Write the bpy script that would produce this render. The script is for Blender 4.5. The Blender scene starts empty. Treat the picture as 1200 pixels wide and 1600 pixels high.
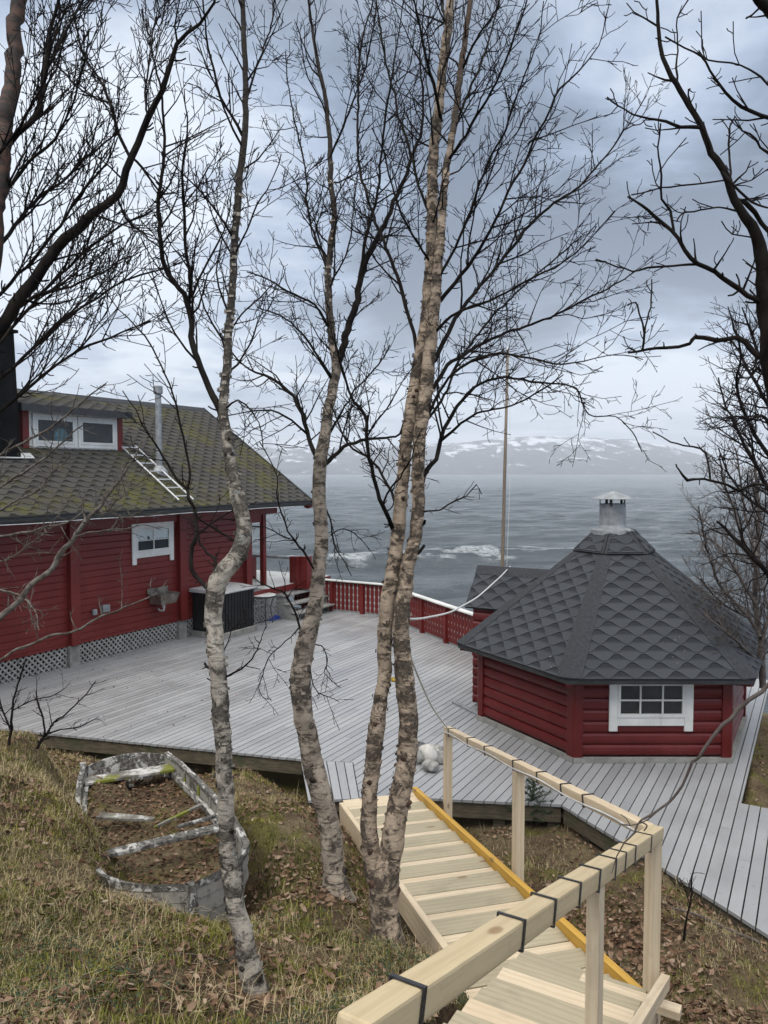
import bpy, bmesh, math, random
import numpy as np
from mathutils import Vector, Matrix, noise as mnoise

random.seed(7); rng = np.random.default_rng(7)
scene = bpy.context.scene
COL = scene.collection

# ------------------------------------------------------------------ camera
H = 3.4
PITCH = math.atan(62/1200)
CAM = Vector((0, 0, H))
cam_d = bpy.data.cameras.new("camera")
cam_d.sensor_fit = 'VERTICAL'; cam_d.sensor_height = 32.0; cam_d.lens = 32.0*1200/1600
cam_d.clip_start = 0.05; cam_d.clip_end = 30000
cam = bpy.data.objects.new("camera", cam_d); COL.objects.link(cam)
cam.location = CAM; cam.rotation_euler = (math.radians(90)-PITCH, 0, 0)
scene.camera = cam

# ------------------------------------------------------------------ world / sun / exposure
SUN_AZ = math.radians(215)      # compass: 0 = +Y, clockwise; from behind-left
SUN_EL = math.radians(48)
w = bpy.data.worlds.new("World"); scene.world = w; w.use_nodes = True
nt = w.node_tree; nt.nodes.clear()
def NN(nt, t, **kw):
    n = nt.nodes.new(t)
    for k, v in kw.items():
        if k.startswith('i_'):
            n.inputs[k[2:].replace('_', ' ')].default_value = v
        else: setattr(n, k, v)
    return n
def MATH(nt, op, a, b=None, c=None, clamp=False):
    n = nt.nodes.new('ShaderNodeMath'); n.operation = op; n.use_clamp = clamp
    for i, x in enumerate((a, b, c)):
        if x is None: continue
        if isinstance(x, (int, float)): n.inputs[i].default_value = x
        else: nt.links.new(x, n.inputs[i])
    return n.outputs[0]
def MIXC(nt, f, a, b, mode='MIX'):
    n = nt.nodes.new('ShaderNodeMix'); n.data_type = 'RGBA'; n.blend_type = mode
    for idx, x in ((0, f), (6, a), (7, b)):
        if isinstance(x, (int, float)): n.inputs[idx].default_value = x
        elif isinstance(x, (tuple, list)): n.inputs[idx].default_value = (*x[:3], 1)
        else: nt.links.new(x, n.inputs[idx])
    return n.outputs[2]
def MAPR(nt, v, a, b, c=0.0, d=1.0, smooth=True):
    n = nt.nodes.new('ShaderNodeMapRange'); n.clamp = True
    if smooth: n.interpolation_type = 'SMOOTHSTEP'
    nt.links.new(v, n.inputs[0])
    for i, x in zip((1, 2, 3, 4), (a, b, c, d)): n.inputs[i].default_value = x
    return n.outputs[0]
def NOISE(nt, vec, scale, detail=4, rough=.55, dist=0.0, out=0):
    n = nt.nodes.new('ShaderNodeTexNoise')
    n.inputs['Scale'].default_value = scale; n.inputs['Detail'].default_value = detail
    n.inputs['Roughness'].default_value = rough; n.inputs['Distortion'].default_value = dist
    if vec is not None: nt.links.new(vec, n.inputs['Vector'])
    return n.outputs[out]
def MAPPING(nt, vec, scale=(1, 1, 1), loc=(0, 0, 0), rot=(0, 0, 0)):
    n = nt.nodes.new('ShaderNodeMapping'); nt.links.new(vec, n.inputs[0])
    n.inputs[1].default_value = loc; n.inputs[2].default_value = rot; n.inputs[3].default_value = scale
    return n.outputs[0]
def RAMP(nt, f, stops):
    n = nt.nodes.new('ShaderNodeValToRGB'); nt.links.new(f, n.inputs[0])
    e = n.color_ramp.elements
    while len(e) < len(stops): e.new(0.5)
    for k, (p, c) in enumerate(stops): e[k].position = p; e[k].color = (*c, 1)
    return n.outputs[0]

tc = nt.nodes.new('ShaderNodeTexCoord')
sep = nt.nodes.new('ShaderNodeSeparateXYZ'); nt.links.new(tc.outputs['Generated'], sep.inputs[0])
zc = MATH(nt, 'MAXIMUM', sep.outputs[2], 0.0)
den = MATH(nt, 'ADD', zc, 0.16)
px_ = MATH(nt, 'DIVIDE', sep.outputs[0], den); py_ = MATH(nt, 'DIVIDE', sep.outputs[1], den)
cmb = nt.nodes.new('ShaderNodeCombineXYZ'); nt.links.new(px_, cmb.inputs[0]); nt.links.new(py_, cmb.inputs[1])
pvec = MAPPING(nt, cmb.outputs[0], (0.8, 1.0, 1), (3.1, 1.7, 0), (0, 0, math.radians(12)))
n1 = NOISE(nt, pvec, 0.85, 8, .55, .5)
n2 = NOISE(nt, pvec, 3.1, 7, .55, .3)
cl = MATH(nt, 'ADD', MATH(nt, 'MULTIPLY', n1, .90), MATH(nt, 'MULTIPLY', n2, .46)); cl = MATH(nt, 'SUBTRACT', cl, .18)
def glow(dirv, a, b, gain):          # brighter opening in the cloud deck, fixed in the sky
    d = Vector(dirv).normalized()
    vm = nt.nodes.new('ShaderNodeVectorMath'); vm.operation = 'DOT_PRODUCT'
    nt.links.new(tc.outputs['Generated'], vm.inputs[0]); vm.inputs[1].default_value = d
    return MATH(nt, 'MULTIPLY', MAPR(nt, vm.outputs['Value'], math.cos(math.radians(a)), math.cos(math.radians(b))), gain)
SKYGLOW = [((-.55, 1, .20), 26, 4, .10), ((.37, 1, .145), 8, 1, .20), ((-.28, 1, .55), 22, 3, .07), ((.05, 1, .06), 20, 2, .06), ((-.10, 1, .21), 7, 1, .10),
           ((.0, 1, .36), 18, 5, -.05), ((.42, 1, .24), 10, 2, -.06), ((.28, 1, .50), 14, 2, .06), ((.17, 1, .28), 14, 3, -.07), ((.46, 1, .42), 12, 3, -.05), ((.2, 1, .03), 16, 2, .05)]
for g in SKYGLOW: cl = MATH(nt, 'ADD', cl, glow(*g))
ccol = RAMP(nt, cl, [(0.39, (.095, .132, .198)), (0.475, (.20, .262, .365)), (0.55, (.36, .44, .58)), (0.68, (.74, .80, .88))])
over = MAPR(nt, sep.outputs[2], .42, .8)
ccol = MIXC(nt, over, ccol, (.60, .59, .57))
gain = MAPR(nt, sep.outputs[2], .46, .95, 1.0, 2.7)
back = MAPR(nt, sep.outputs[1], .25, -.5, 1.0, 1.75)
gain = MATH(nt, 'MULTIPLY', gain, back)
gm = nt.nodes.new('ShaderNodeVectorMath'); gm.operation = 'SCALE'
nt.links.new(ccol, gm.inputs[0]); nt.links.new(gain, gm.inputs['Scale'])
sky = nt.nodes.new('ShaderNodeTexSky'); sky.sky_type = 'NISHITA'; sky.sun_disc = False
sky.sun_elevation = SUN_EL; sky.sun_rotation = SUN_AZ
bg1 = nt.nodes.new('ShaderNodeBackground'); bg1.inputs['Strength'].default_value = 0.08
nt.links.new(sky.outputs[0], bg1.inputs[0])
bg2 = nt.nodes.new('ShaderNodeBackground'); nt.links.new(gm.outputs[0], bg2.inputs[0]); bg2.inputs['Strength'].default_value = 1.0
mx = nt.nodes.new('ShaderNodeMixShader'); mx.inputs[0].default_value = .93
nt.links.new(bg1.outputs[0], mx.inputs[1]); nt.links.new(bg2.outputs[0], mx.inputs[2])
wo = nt.nodes.new('ShaderNodeOutputWorld'); nt.links.new(mx.outputs[0], wo.inputs[0])

sd = bpy.data.lights.new("sun", 'SUN'); sd.energy = 1.2; sd.angle = math.radians(25); sd.color = (1, .955, .89)
sun = bpy.data.objects.new("sun", sd); COL.objects.link(sun)
sun.rotation_euler = (math.radians(90)-SUN_EL, 0, math.pi - SUN_AZ)
scene.view_settings.view_transform = 'Standard'; scene.view_settings.look = 'None'
scene.view_settings.exposure = 0.36; scene.view_settings.gamma = 1.0
scene.cycles.max_bounces = 6; scene.cycles.transparent_max_bounces = 8
scene.cycles.use_denoising = True; scene.cycles.volume_bounces = 1

# ------------------------------------------------------------------ survey helpers (camera solve -> world)
SP, CP = math.sin(PITCH), math.cos(PITCH)
def RAY(px, row):
    r = (row-800)/1200
    return Vector(((px-600)/1200, CP - r*SP, -SP - r*CP))
def D(px, row, t): return CAM + RAY(px, row)*t            # point at forward distance t
def G(px, row, z=0.0):
    q = RAY(px, row); return CAM + q*((z-H)/q.z)           # point on height z
def Zr(row, y):
    q = RAY(600, row); return H + q.z/q.y*y

# ------------------------------------------------------------------ object helpers
def tag(o, label=None, cat=None, group=None, kind=None):
    if label: o['label'] = label
    if cat: o['category'] = cat
    if group: o['group'] = group
    if kind: o['kind'] = kind
    return o
def thing(name, label, cat, loc=(0, 0, 0), rotz=0.0, group=None):
    o = bpy.data.objects.new(name, None); COL.objects.link(o)
    o.empty_display_size = .2
    o.location = loc; o.rotation_euler = (0, 0, rotz)
    return tag(o, label, cat, group)
class MB:
    def __init__(s): s.v = []; s.f = []; s.mi = []; s.tone = []; s.uv = None
    def add(s, vs, fs, tone=0.0):
        b = len(s.v); s.v += [tuple(p) for p in vs]; s.f += [tuple(b+i for i in f) for f in fs]
        s.tone += [tone]*len(vs)
    def box(s, o, ex, ey, ez, tone=0.0):        # o corner; ex,ey,ez edge vectors
        o, ex, ey, ez = map(Vector, (o, ex, ey, ez))
        vs = [o, o+ex, o+ex+ey, o+ey, o+ez, o+ex+ez, o+ex+ey+ez, o+ey+ez]
        s.add(vs, [(0, 3, 2, 1), (4, 5, 6, 7), (0, 1, 5, 4), (1, 2, 6, 5), (2, 3, 7, 6), (3, 0, 4, 7)], tone)
    def cbox(s, c, ex, ey, ez, tone=0.0):       # centred box
        c, ex, ey, ez = map(Vector, (c, ex, ey, ez)); s.box(c-(ex+ey+ez)/2, ex, ey, ez, tone)
    def prism(s, pts, d, tone=0.0):             # polygon pts extruded by d
        n = len(pts); d = Vector(d); pts = [Vector(p) for p in pts]
        s.add(pts+[p+d for p in pts], [tuple(range(n))[::-1], tuple(range(n, 2*n))] + [(i, (i+1) % n, n+(i+1) % n, n+i) for i in range(n)], tone)
    def tube(s, pts, rad, n=8, tone=0.0, cap=True):
        pts = [Vector(p) for p in pts]
        if isinstance(rad, (int, float)): rad = [rad]*len(pts)
        b = len(s.v); a = None
        for i, p in enumerate(pts):
            t = (pts[min(i+1, len(pts)-1)]-pts[max(i-1, 0)]).normalized()
            if a is None:
                a = t.orthogonal().normalized()
            else:
                a = (a - t*a.dot(t)).normalized()
            c = t.cross(a)
            for k in range(n):
                an = 2*math.pi*k/n
                s.v.append(tuple(p + (a*math.cos(an)+c*math.sin(an))*rad[i])); s.tone.append(tone)
        for i in range(len(pts)-1):
            for k in range(n):
                s.f.append((b+i*n+k, b+i*n+(k+1) % n, b+(i+1)*n+(k+1) % n, b+(i+1)*n+k))
        if cap:
            s.f.append(tuple(b+k for k in range(n))[::-1]); e = b+(len(pts)-1)*n
            s.f.append(tuple(e+k for k in range(n)))
    def lathe(s, c, prof, n=24, tone=0.0):      # prof [(r,z)]
        b = len(s.v); c = Vector(c)
        for r, z in prof:
            for k in range(n):
                an = 2*math.pi*k/n; s.v.append((c.x+r*math.cos(an), c.y+r*math.sin(an), c.z+z)); s.tone.append(tone)
        for i in range(len(prof)-1):
            for k in range(n):
                s.f.append((b+i*n+k, b+i*n+(k+1) % n, b+(i+1)*n+(k+1) % n, b+(i+1)*n+k))
        e = b+(len(prof)-1)*n
        s.f.append(tuple(b+k for k in range(n))[::-1]); s.f.append(tuple(e+k for k in range(n)))
    def build(s, name, m, parent=None, smooth=False, bevel=0.0, local=None):
        me = bpy.data.meshes.new(name); me.from_pydata(s.v, [], s.f)
        if any(s.tone):
            at = me.attributes.new('tone', 'FLOAT', 'POINT'); at.data.foreach_set('value', np.array(s.tone, 'f'))
        bm = bmesh.new(); bm.from_mesh(me); bmesh.ops.recalc_face_normals(bm, faces=bm.faces)
        if bevel: bmesh.ops.bevel(bm, geom=bm.edges, offset=bevel, segments=2, affect='EDGES', profile=.6)
        bm.to_mesh(me); bm.free()
        o = bpy.data.objects.new(name, me); COL.objects.link(o)
        me.materials.append(m)
        if smooth: me.polygons.foreach_set('use_smooth', [True]*len(me.polygons))
        if parent: link(o, parent)
        return o
def link(o, parent):
    o.parent = parent
    bpy.context.view_layer.update()
    o.matrix_parent_inverse = parent.matrix_world.inverted()
    return o
def npmesh(name, V, F, m, parent=None, smooth=False, tone=None, extra=None):
    """V (n,3), F (k,4) or (k,3) int arrays (or list of both)"""
    me = bpy.data.meshes.new(name)
    Fs = F if isinstance(F, list) else [F]
    Fs = [f for f in Fs if len(f)]
    tot = np.concatenate([np.full(len(f), f.shape[1], 'i') for f in Fs]); idx = np.concatenate([f.ravel() for f in Fs]).astype('i')
    st = np.concatenate([[0], np.cumsum(tot)[:-1]]).astype('i')
    me.vertices.add(len(V)); me.vertices.foreach_set('co', np.asarray(V, 'f').ravel())
    me.loops.add(len(idx)); me.loops.foreach_set('vertex_index', idx)
    me.polygons.add(len(tot)); me.polygons.foreach_set('loop_start', st); me.polygons.foreach_set('loop_total', tot)
    if tone is not None:
        at = me.attributes.new('tone', 'FLOAT', 'POINT'); at.data.foreach_set('value', np.asarray(tone, 'f'))
    if extra is not None:
        for k, a in extra.items():
            at = me.attributes.new(k, 'FLOAT', 'POINT'); at.data.foreach_set('value', np.asarray(a, 'f'))
    me.update(calc_edges=True); me.validate()
    if smooth: me.polygons.foreach_set('use_smooth', np.ones(len(tot), dtype=bool))
    me.materials.append(m)
    o = bpy.data.objects.new(name, me); COL.objects.link(o)
    if parent: link(o, parent)
    return o
def timber(name, p0, p1, wd, th, m, parent, up=(0, 0, 1), bevel=.004):
    """a sawn timber as its own object, local X along the grain (th along up)"""
    p0, p1 = Vector(p0), Vector(p1); x = (p1-p0); L = x.length; x.normalize()
    up = Vector(up); y = up.cross(x).normalized(); z = x.cross(y)
    b = MB(); b.box((0, -wd/2, -th/2), (L, 0, 0), (0, wd, 0), (0, 0, th))
    o = b.build(name, m, None, bevel=bevel)
    M = Matrix((x, y, z)).transposed().to_4x4(); M.translation = p0
    o.matrix_world = M
    bpy.context.view_layer.update()
    o.parent = parent; o.matrix_parent_inverse = parent.matrix_world.inverted()
    return o

# ------------------------------------------------------------------ materials
def newmat(name):
    m = bpy.data.materials.new(name); m.use_nodes = True
    nt = m.node_tree; b = nt.nodes['Principled BSDF']
    return m, nt, b
def coord(nt, which='Object'):
    return nt.nodes.new('ShaderNodeTexCoord').outputs[which]
def geopos(nt): return nt.nodes.new('ShaderNodeNewGeometry').outputs['Position']
def bump(nt, b, h, strength=.3, dist=.01):
    n = nt.nodes.new('ShaderNodeBump'); n.inputs['Strength'].default_value = strength; n.inputs['Distance'].default_value = dist
    nt.links.new(h, n.inputs['Height']); nt.links.new(n.outputs[0], b.inputs['Normal'])
def attr(nt, name='tone'):
    n = nt.nodes.new('ShaderNodeAttribute'); n.attribute_name = name; return n.outputs['Fac']
def objrand(nt): return nt.nodes.new('ShaderNodeObjectInfo').outputs['Random']
def setc(nt, b, c):
    if isinstance(c, tuple): b.inputs['Base Color'].default_value = (*c, 1)
    else: nt.links.new(c, b.inputs['Base Color'])
def simple(name, c1, c2, scale=6, rough=.6, bstr=.2, detail=5, metal=0.0, stretch=(1, 1, 1), spec=.5, lo=.35, hi=.65):
    m, nt, b = newmat(name); v = MAPPING(nt, geopos(nt), stretch)
    f = MAPR(nt, NOISE(nt, v, scale, detail, .6), lo, hi)
    setc(nt, b, MIXC(nt, f, c1, c2)); b.inputs['Roughness'].default_value = rough; b.inputs['Metallic'].default_value = metal
    b.inputs['Specular IOR Level'].default_value = spec
    if bstr: bump(nt, b, NOISE(nt, v, scale*4, 4, .6), bstr, .004)
    return m
M = {}
def m_paint(name, base, dirt, streak=.25, rough=.42):
    m, nt, b = newmat(name); p = geopos(nt)
    f1 = MAPR(nt, NOISE(nt, p, 1.6, 5, .6), .38, .72)
    f2 = MAPR(nt, NOISE(nt, MAPPING(nt, p, (9, 9, 1.2)), 2.2, 4, .65), .52, .75)
    f3 = MAPR(nt, NOISE(nt, p, 40, 3, .6), .66, .74)
    lighter = tuple(min(1, c*1.35+.006) for c in base)
    c = MIXC(nt, MATH(nt, 'MULTIPLY', f1, .7), base, lighter)
    c = MIXC(nt, MATH(nt, 'MULTIPLY', f2, streak), c, dirt)
    c = MIXC(nt, MATH(nt, 'MULTIPLY', f3, .35), c, dirt)
    setc(nt, b, c)
    nt.links.new(MAPR(nt, f1, 0, 1, rough-.06, rough+.16), b.inputs['Roughness']); b.inputs['Specular IOR Level'].default_value = .32
    bump(nt, b, NOISE(nt, MAPPING(nt, p, (6, 6, 40)), 3, 4, .6), .12, .004)
    return m
M['red'] = m_paint('red wall paint', (.118, .0125, .0105), (.040, .009, .009), .5)
M['hutred'] = m_paint('red hut paint', (.092, .0085, .0085), (.033, .007, .008), .45, .40)
M['white'] = m_paint('white trim paint', (.52, .52, .495), (.28, .27, .245), .35, .5)
M['lattice'] = simple('weathered lattice paint', (.30, .295, .275), (.21, .205, .19), 8, .7)
M['concrete'] = simple('grey concrete', (.27, .26, .235), (.17, .165, .15), 5, .9, .4)
M['black'] = simple('black stained cladding', (.0035, .0035, .004), (.008, .008, .0085), 5, .8, .2, spec=.12)
M['blackpl'] = simple('black resin', (.0065, .007, .0075), (.013, .0135, .015), 9, .5, .1, spec=.3)
M['zinc'] = simple('galvanised steel', (.30, .31, .32), (.20, .21, .215), 9, .55, .08, metal=.35)
M['steel'] = simple('dull steel', (.27, .245, .215), (.14, .12, .10), 7, .4, .05, metal=.6)
M['alu'] = simple('bare aluminium', (.55, .56, .57), (.42, .43, .44), 9, .45, .05, metal=.4)
M['asphaltcap'] = simple('bitumen ridge strip', (.046, .049, .054), (.032, .0345, .039), 30, .9, .5, spec=.2)
M['bluetarp'] = simple('blue tarpaulin', (.012, .03, .19), (.02, .05, .28), 9, .4, .3)
M['rope'] = simple('white rope', (.62, .62, .60), (.46, .46, .44), 90, .7, .3)
M['blacktie'] = simple('black tie', (.012, .013, .016), (.022, .023, .027), 30, .35, .1)
M['stone'] = simple('beach stone', (.32, .31, .285), (.12, .12, .115), 9, .75, .4)
M['stonedark'] = simple('dark beach stone', (.045, .047, .055), (.09, .09, .095), 9, .7, .4)
M['stonepale'] = simple('pale beach stone', (.52, .50, .46), (.36, .345, .31), 9, .75, .3)
M['gutter'] = simple('dark gutter', (.016, .017, .018), (.03, .031, .032), 6, .45, .1)
M['wireline'] = simple('pale cable', (.55, .56, .57), (.4, .41, .42), 9, .5, .0)
M['polewood'] = simple('bare spruce pole', (.19, .15, .11), (.115, .09, .065), 5, .8, .3, stretch=(8, 8, .7))
def m_deck():
    m, nt, b = newmat('grey deck paint'); p = geopos(nt); t = attr(nt)
    g = MAPPING(nt, p, (1, 1, 1), (0, 0, 0), (0, 0, math.radians(29.5)))     # along-board axis = local y
    grain = NOISE(nt, MAPPING(nt, g, (40, 1.3, 1)), 1.6, 5, .65)
    worn = MAPR(nt, NOISE(nt, p, .9, 6, .62), .36, .68)
    spots = MAPR(nt, NOISE(nt, p, 16, 4, .6), .60, .72); stain = MAPR(nt, NOISE(nt, MAPPING(nt, g, (3.5, .8, 1)), 1.3, 6, .7), .54, .70)
    c = MIXC(nt, t, (.208, .211, .216), (.292, .295, .299))
    c = MIXC(nt, MATH(nt, 'MULTIPLY', worn, .45), c, (.315, .318, .322))
    c = MIXC(nt, MATH(nt, 'MULTIPLY', MAPR(nt, grain, .55, .75), .35), c, (.19, .195, .20))
    c = MIXC(nt, MATH(nt, 'MULTIPLY', stain, .38), c, (.19, .188, .175))
    c = MIXC(nt, MATH(nt, 'MULTIPLY', spots, .5), c, (.13, .125, .11))
    setc(nt, b, c)
    nt.links.new(MAPR(nt, worn, 0, 1, .28, .50), b.inputs['Roughness'])
    bump(nt, b, grain, .18, .004)
    return m
M['deck'] = m_deck()
def m_oldwood(name, a, c2, moss=None):
    m, nt, b = newmat(name); p = geopos(nt)
    f = MAPR(nt, NOISE(nt, MAPPING(nt, p, (3, 3, 22)), 2, 5, .65), .35, .65)
    c = MIXC(nt, f, a, c2)
    if moss: c = MIXC(nt, MAPR(nt, NOISE(nt, p, 3.5, 5, .65), .52, .66), c, moss)
    setc(nt, b, c); b.inputs['Roughness'].default_value = .85
    bump(nt, b, NOISE(nt, MAPPING(nt, p, (4, 4, 30)), 3, 5, .65), .4, .006)
    return m
M['beam'] = m_oldwood('weathered green beam', (.060, .047, .030), (.115, .095, .062), (.05, .058, .024))
def m_pine(name, c1, c2, grain):
    m, nt, b = newmat(name); o = coord(nt, 'Object'); r = objrand(nt)
    off = nt.nodes.new('ShaderNodeVectorMath'); off.operation = 'ADD'
    cb = nt.nodes.new('ShaderNodeCombineXYZ')
    for i, k in enumerate((17, 9, 5)): nt.links.new(MATH(nt, 'MULTIPLY', r, k), cb.inputs[i])
    nt.links.new(o, off.inputs[0]); nt.links.new(cb.outputs[0], off.inputs[1])
    v = off.outputs[0]
    wv = nt.nodes.new('ShaderNodeTexWave'); wv.wave_type = 'RINGS'; wv.rings_direction = 'X'
    nt.links.new(MAPPING(nt, v, (.35, 1, 1.15)), wv.inputs[0])
    wv.inputs['Scale'].default_value = 9; wv.inputs['Distortion'].default_value = 5; wv.inputs['Detail'].default_value = 3
    wv.inputs['Detail Scale'].default_value = .6
    f = MAPR(nt, wv.outputs['Fac'], .45, .95)
    big = MAPR(nt, NOISE(nt, MAPPING(nt, v, (1, 6, 6)), 1.2, 4, .6), .35, .7)
    vo = nt.nodes.new('ShaderNodeTexVoronoi'); vo.inputs['Scale'].default_value = 2.4
    nt.links.new(MAPPING(nt, v, (1.0, 2.6, 2.6)), vo.inputs[0])
    knot = MAPR(nt, vo.outputs['Distance'], .13, .07)
    c = MIXC(nt, MAPR(nt, r, 0, 1, 0, 1, False), c1, c2)
    c = MIXC(nt, MATH(nt, 'MULTIPLY', big, .5), c, tuple(x*1.12 for x in c2))
    c = MIXC(nt, MATH(nt, 'MULTIPLY', f, .30), c, grain)
    fs = MAPR(nt, NOISE(nt, MAPPING(nt, v, (2.2, 75, 75)), 1.6, 6, .7), .48, .72)
    c = MIXC(nt, MATH(nt, 'MULTIPLY', fs, .38), c, grain)
    wet = MAPR(nt, NOISE(nt, MAPPING(nt, v, (1.2, 3, 3)), 2.4, 5, .65), .55, .68)
    c = MIXC(nt, MATH(nt, 'MULTIPLY', wet, .28), c, tuple(x*.55 for x in c1))
    c = MIXC(nt, MATH(nt, 'MULTIPLY', knot, .75), c, (.20, .115, .05))
    d = MAPR(nt, NOISE(nt, v, 5, 5, .7), .60, .78)
    c = MIXC(nt, MATH(nt, 'MULTIPLY', d, .28), c, (.22, .17, .10))
    setc(nt, b, c); b.inputs['Roughness'].default_value = .62
    bump(nt, b, NOISE(nt, MAPPING(nt, v, (3, 60, 60)), 2, 4, .6), .15, .003)
    return m
M['pinegreen'] = m_pine('pressure treated pine', (.31, .27, .182), (.37, .32, .22), (.22, .18, .108))
M['pinelight'] = m_pine('fresh pine', (.53, .425, .29), (.58, .485, .35), (.40, .29, .17))
M['pinerail'] = m_pine('rail pine', (.45, .36, .22), (.49, .395, .245), (.33, .245, .135))
M['pineyellow'] = m_pine('yellow stained pine', (.46, .255, .035), (.50, .29, .045), (.33, .17, .02))
def m_shingle(name, base, dark, moss=None):
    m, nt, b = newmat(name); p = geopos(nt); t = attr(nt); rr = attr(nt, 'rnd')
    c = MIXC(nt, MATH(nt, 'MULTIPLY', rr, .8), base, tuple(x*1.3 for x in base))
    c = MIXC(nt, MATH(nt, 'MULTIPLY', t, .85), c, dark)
    gr = NOISE(nt, p, 160, 2, .5)
    c = MIXC(nt, MAPR(nt, gr, .45, .75, 0, .3), c, tuple(x*1.9 for x in base))
    if moss:
        mf = MAPR(nt, NOISE(nt, p, .8, 6, .68), .46, .62)
        mf2 = MAPR(nt, NOISE(nt, p, 9, 4, .7), .36, .62)
        mm = MATH(nt, 'MULTIPLY', mf, mf2)
        mc = MIXC(nt, MAPR(nt, NOISE(nt, p, 2.3, 3, .5), .45, .65), moss[0], moss[1])
        c = MIXC(nt, MATH(nt, 'MULTIPLY', mm, .92), c, mc)
    else:
        sp = MATH(nt, 'MULTIPLY', MAPR(nt, NOISE(nt, p, 30, 4, .7), .66, .72), MAPR(nt, NOISE(nt, p, 1.6, 2), .52, .64))
        c = MIXC(nt, sp, c, (.32, .32, .31))
    setc(nt, b, c); b.inputs['Roughness'].default_value = .9; b.inputs['Specular IOR Level'].default_value = .15
    bump(nt, b, gr, .35, .004)
    return m
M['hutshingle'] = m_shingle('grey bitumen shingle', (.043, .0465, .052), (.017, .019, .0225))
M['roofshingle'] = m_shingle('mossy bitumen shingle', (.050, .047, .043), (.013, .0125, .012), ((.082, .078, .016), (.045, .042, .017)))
def m_glass():
    m, nt, b = newmat('window glass')
    for n in list(nt.nodes):
        if n.type == 'BSDF_PRINCIPLED': nt.nodes.remove(n)
    out = [n for n in nt.nodes if n.type == 'OUTPUT_MATERIAL'][0]
    tr = nt.nodes.new('ShaderNodeBsdfTransparent'); tr.inputs[0].default_value = (.93, .95, .95, 1)
    gl = nt.nodes.new('ShaderNodeBsdfGlossy'); gl.inputs['Roughness'].default_value = .03
    fr = nt.nodes.new('ShaderNodeLayerWeight'); fr.inputs[0].default_value = .5
    f = MATH(nt, 'ADD', MATH(nt, 'MULTIPLY', MATH(nt, 'POWER', fr.outputs['Facing'], 4), .4), .02)
    mx = nt.nodes.new('ShaderNodeMixShader'); nt.links.new(f, mx.inputs[0])
    nt.links.new(tr.outputs[0], mx.inputs[1]); nt.links.new(gl.outputs[0], mx.inputs[2]); nt.links.new(mx.outputs[0], out.inputs[0])
    return m
M['glass'] = m_glass()
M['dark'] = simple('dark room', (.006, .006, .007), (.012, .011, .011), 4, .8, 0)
M['curtain'] = simple('lace curtain', (.85, .86, .85), (.62, .63, .63), 30, .9, .3, stretch=(6, 6, .6))
# ------------------------------------------------------------------ plan geometry shared by the deck, house and hut
VPX = 1280
U = Vector(((VPX-600)/1200, 1.0, 0)).normalized(); V = Vector((U.y, -U.x, 0)); Z = Vector((0, 0, 1))
HO = G(114, 1041)                                     # house wall corner post at deck level
def HP(t, v, z): return HO + U*t + V*v + Z*z
def g2(px, row, z=0.0): p = G(px, row, z); return (p.x, p.y)
E1 = g2(20, 1140); E2 = g2(470, 1186)
edir = (Vector(E2)-Vector(E1)).normalized(); EL = Vector(E1)-edir*4.0
HC = Vector(g2(897, 1190)); HS = 1.81                 # hut front-left base corner, side length
HCEN = Vector((HC.x+HS/2, HC.y+HS*.866))
HR = HS
def hexpt(k, R, z): a = math.radians(240+60*k); return Vector((HCEN.x+R*math.cos(a), HCEN.y+R*math.sin(a), z))
FC = Vector(g2(600, 963)); FE = Vector(g2(745, 1025)); FD = (FE-FC).normalized(); FE2 = FE+FD*1.3   # fence corner / line
R1 = Vector(g2(1158, 1255)); R2 = R1 + Vector((U.x, U.y))*5.4
deck_poly = [tuple(EL), E1, E2, g2(482, 1250), g2(562, 1247), g2(665, 1247), g2(877, 1257), g2(1000, 1333), g2(1200, 1461)]
dd = (Vector(deck_poly[-1])-Vector(deck_poly[-3])).normalized()
deck_poly += [tuple(Vector(deck_poly[-1])+dd*1.4), (6.5, 3.2), (6.9, 5.9), tuple(R1), tuple(R2), tuple(FE2+Vector((1.0, .6))), tuple(FE2), tuple(FC)]
pf = Vector((FC.x, FC.y)) - Vector((V.x, V.y))*3.4
deck_poly += [tuple(pf), (HP(4.9, -.1, 0).x, HP(4.9, -.1, 0).y), (HP(-6.5, -.1, 0).x, HP(-6.5, -.1, 0).y)]
def inpoly(x, y, poly):
    r = np.zeros(np.shape(x), bool); n = len(poly)
    for i in range(n):
        x1, y1 = poly[i]; x2, y2 = poly[(i+1) % n]
        c = ((y1 > y) != (y2 > y)) & (x < (x2-x1)*(y-y1)/((y2-y1) if y2 != y1 else 1e-9)+x1)
        r ^= c
    return r

# ------------------------------------------------------------------ boat axes (needed by the terrain pit)
BB = G(300, 1389, .70); BS = G(197, 1190, .32)
BA = (BB-BS); BLEN = BA.length; BA.normalize(); BP = Vector((-BA.y, BA.x, 0)).normalized()     # BP points to image right
if BP.x < 0: BP = -BP
BZ = BP.cross(BA);  BZ = BZ if BZ.z > 0 else -BZ
def bhalf(s): return float(np.interp(s, [0, .1, .27, .5, .65, .76, .86, .93, .98, 1.0], [.42, .48, .54, .57, .575, .555, .50, .36, .15, .03]))
def BPt(s, b, h): return BS + BA*(s*BLEN) + BP*b + BZ*h

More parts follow.
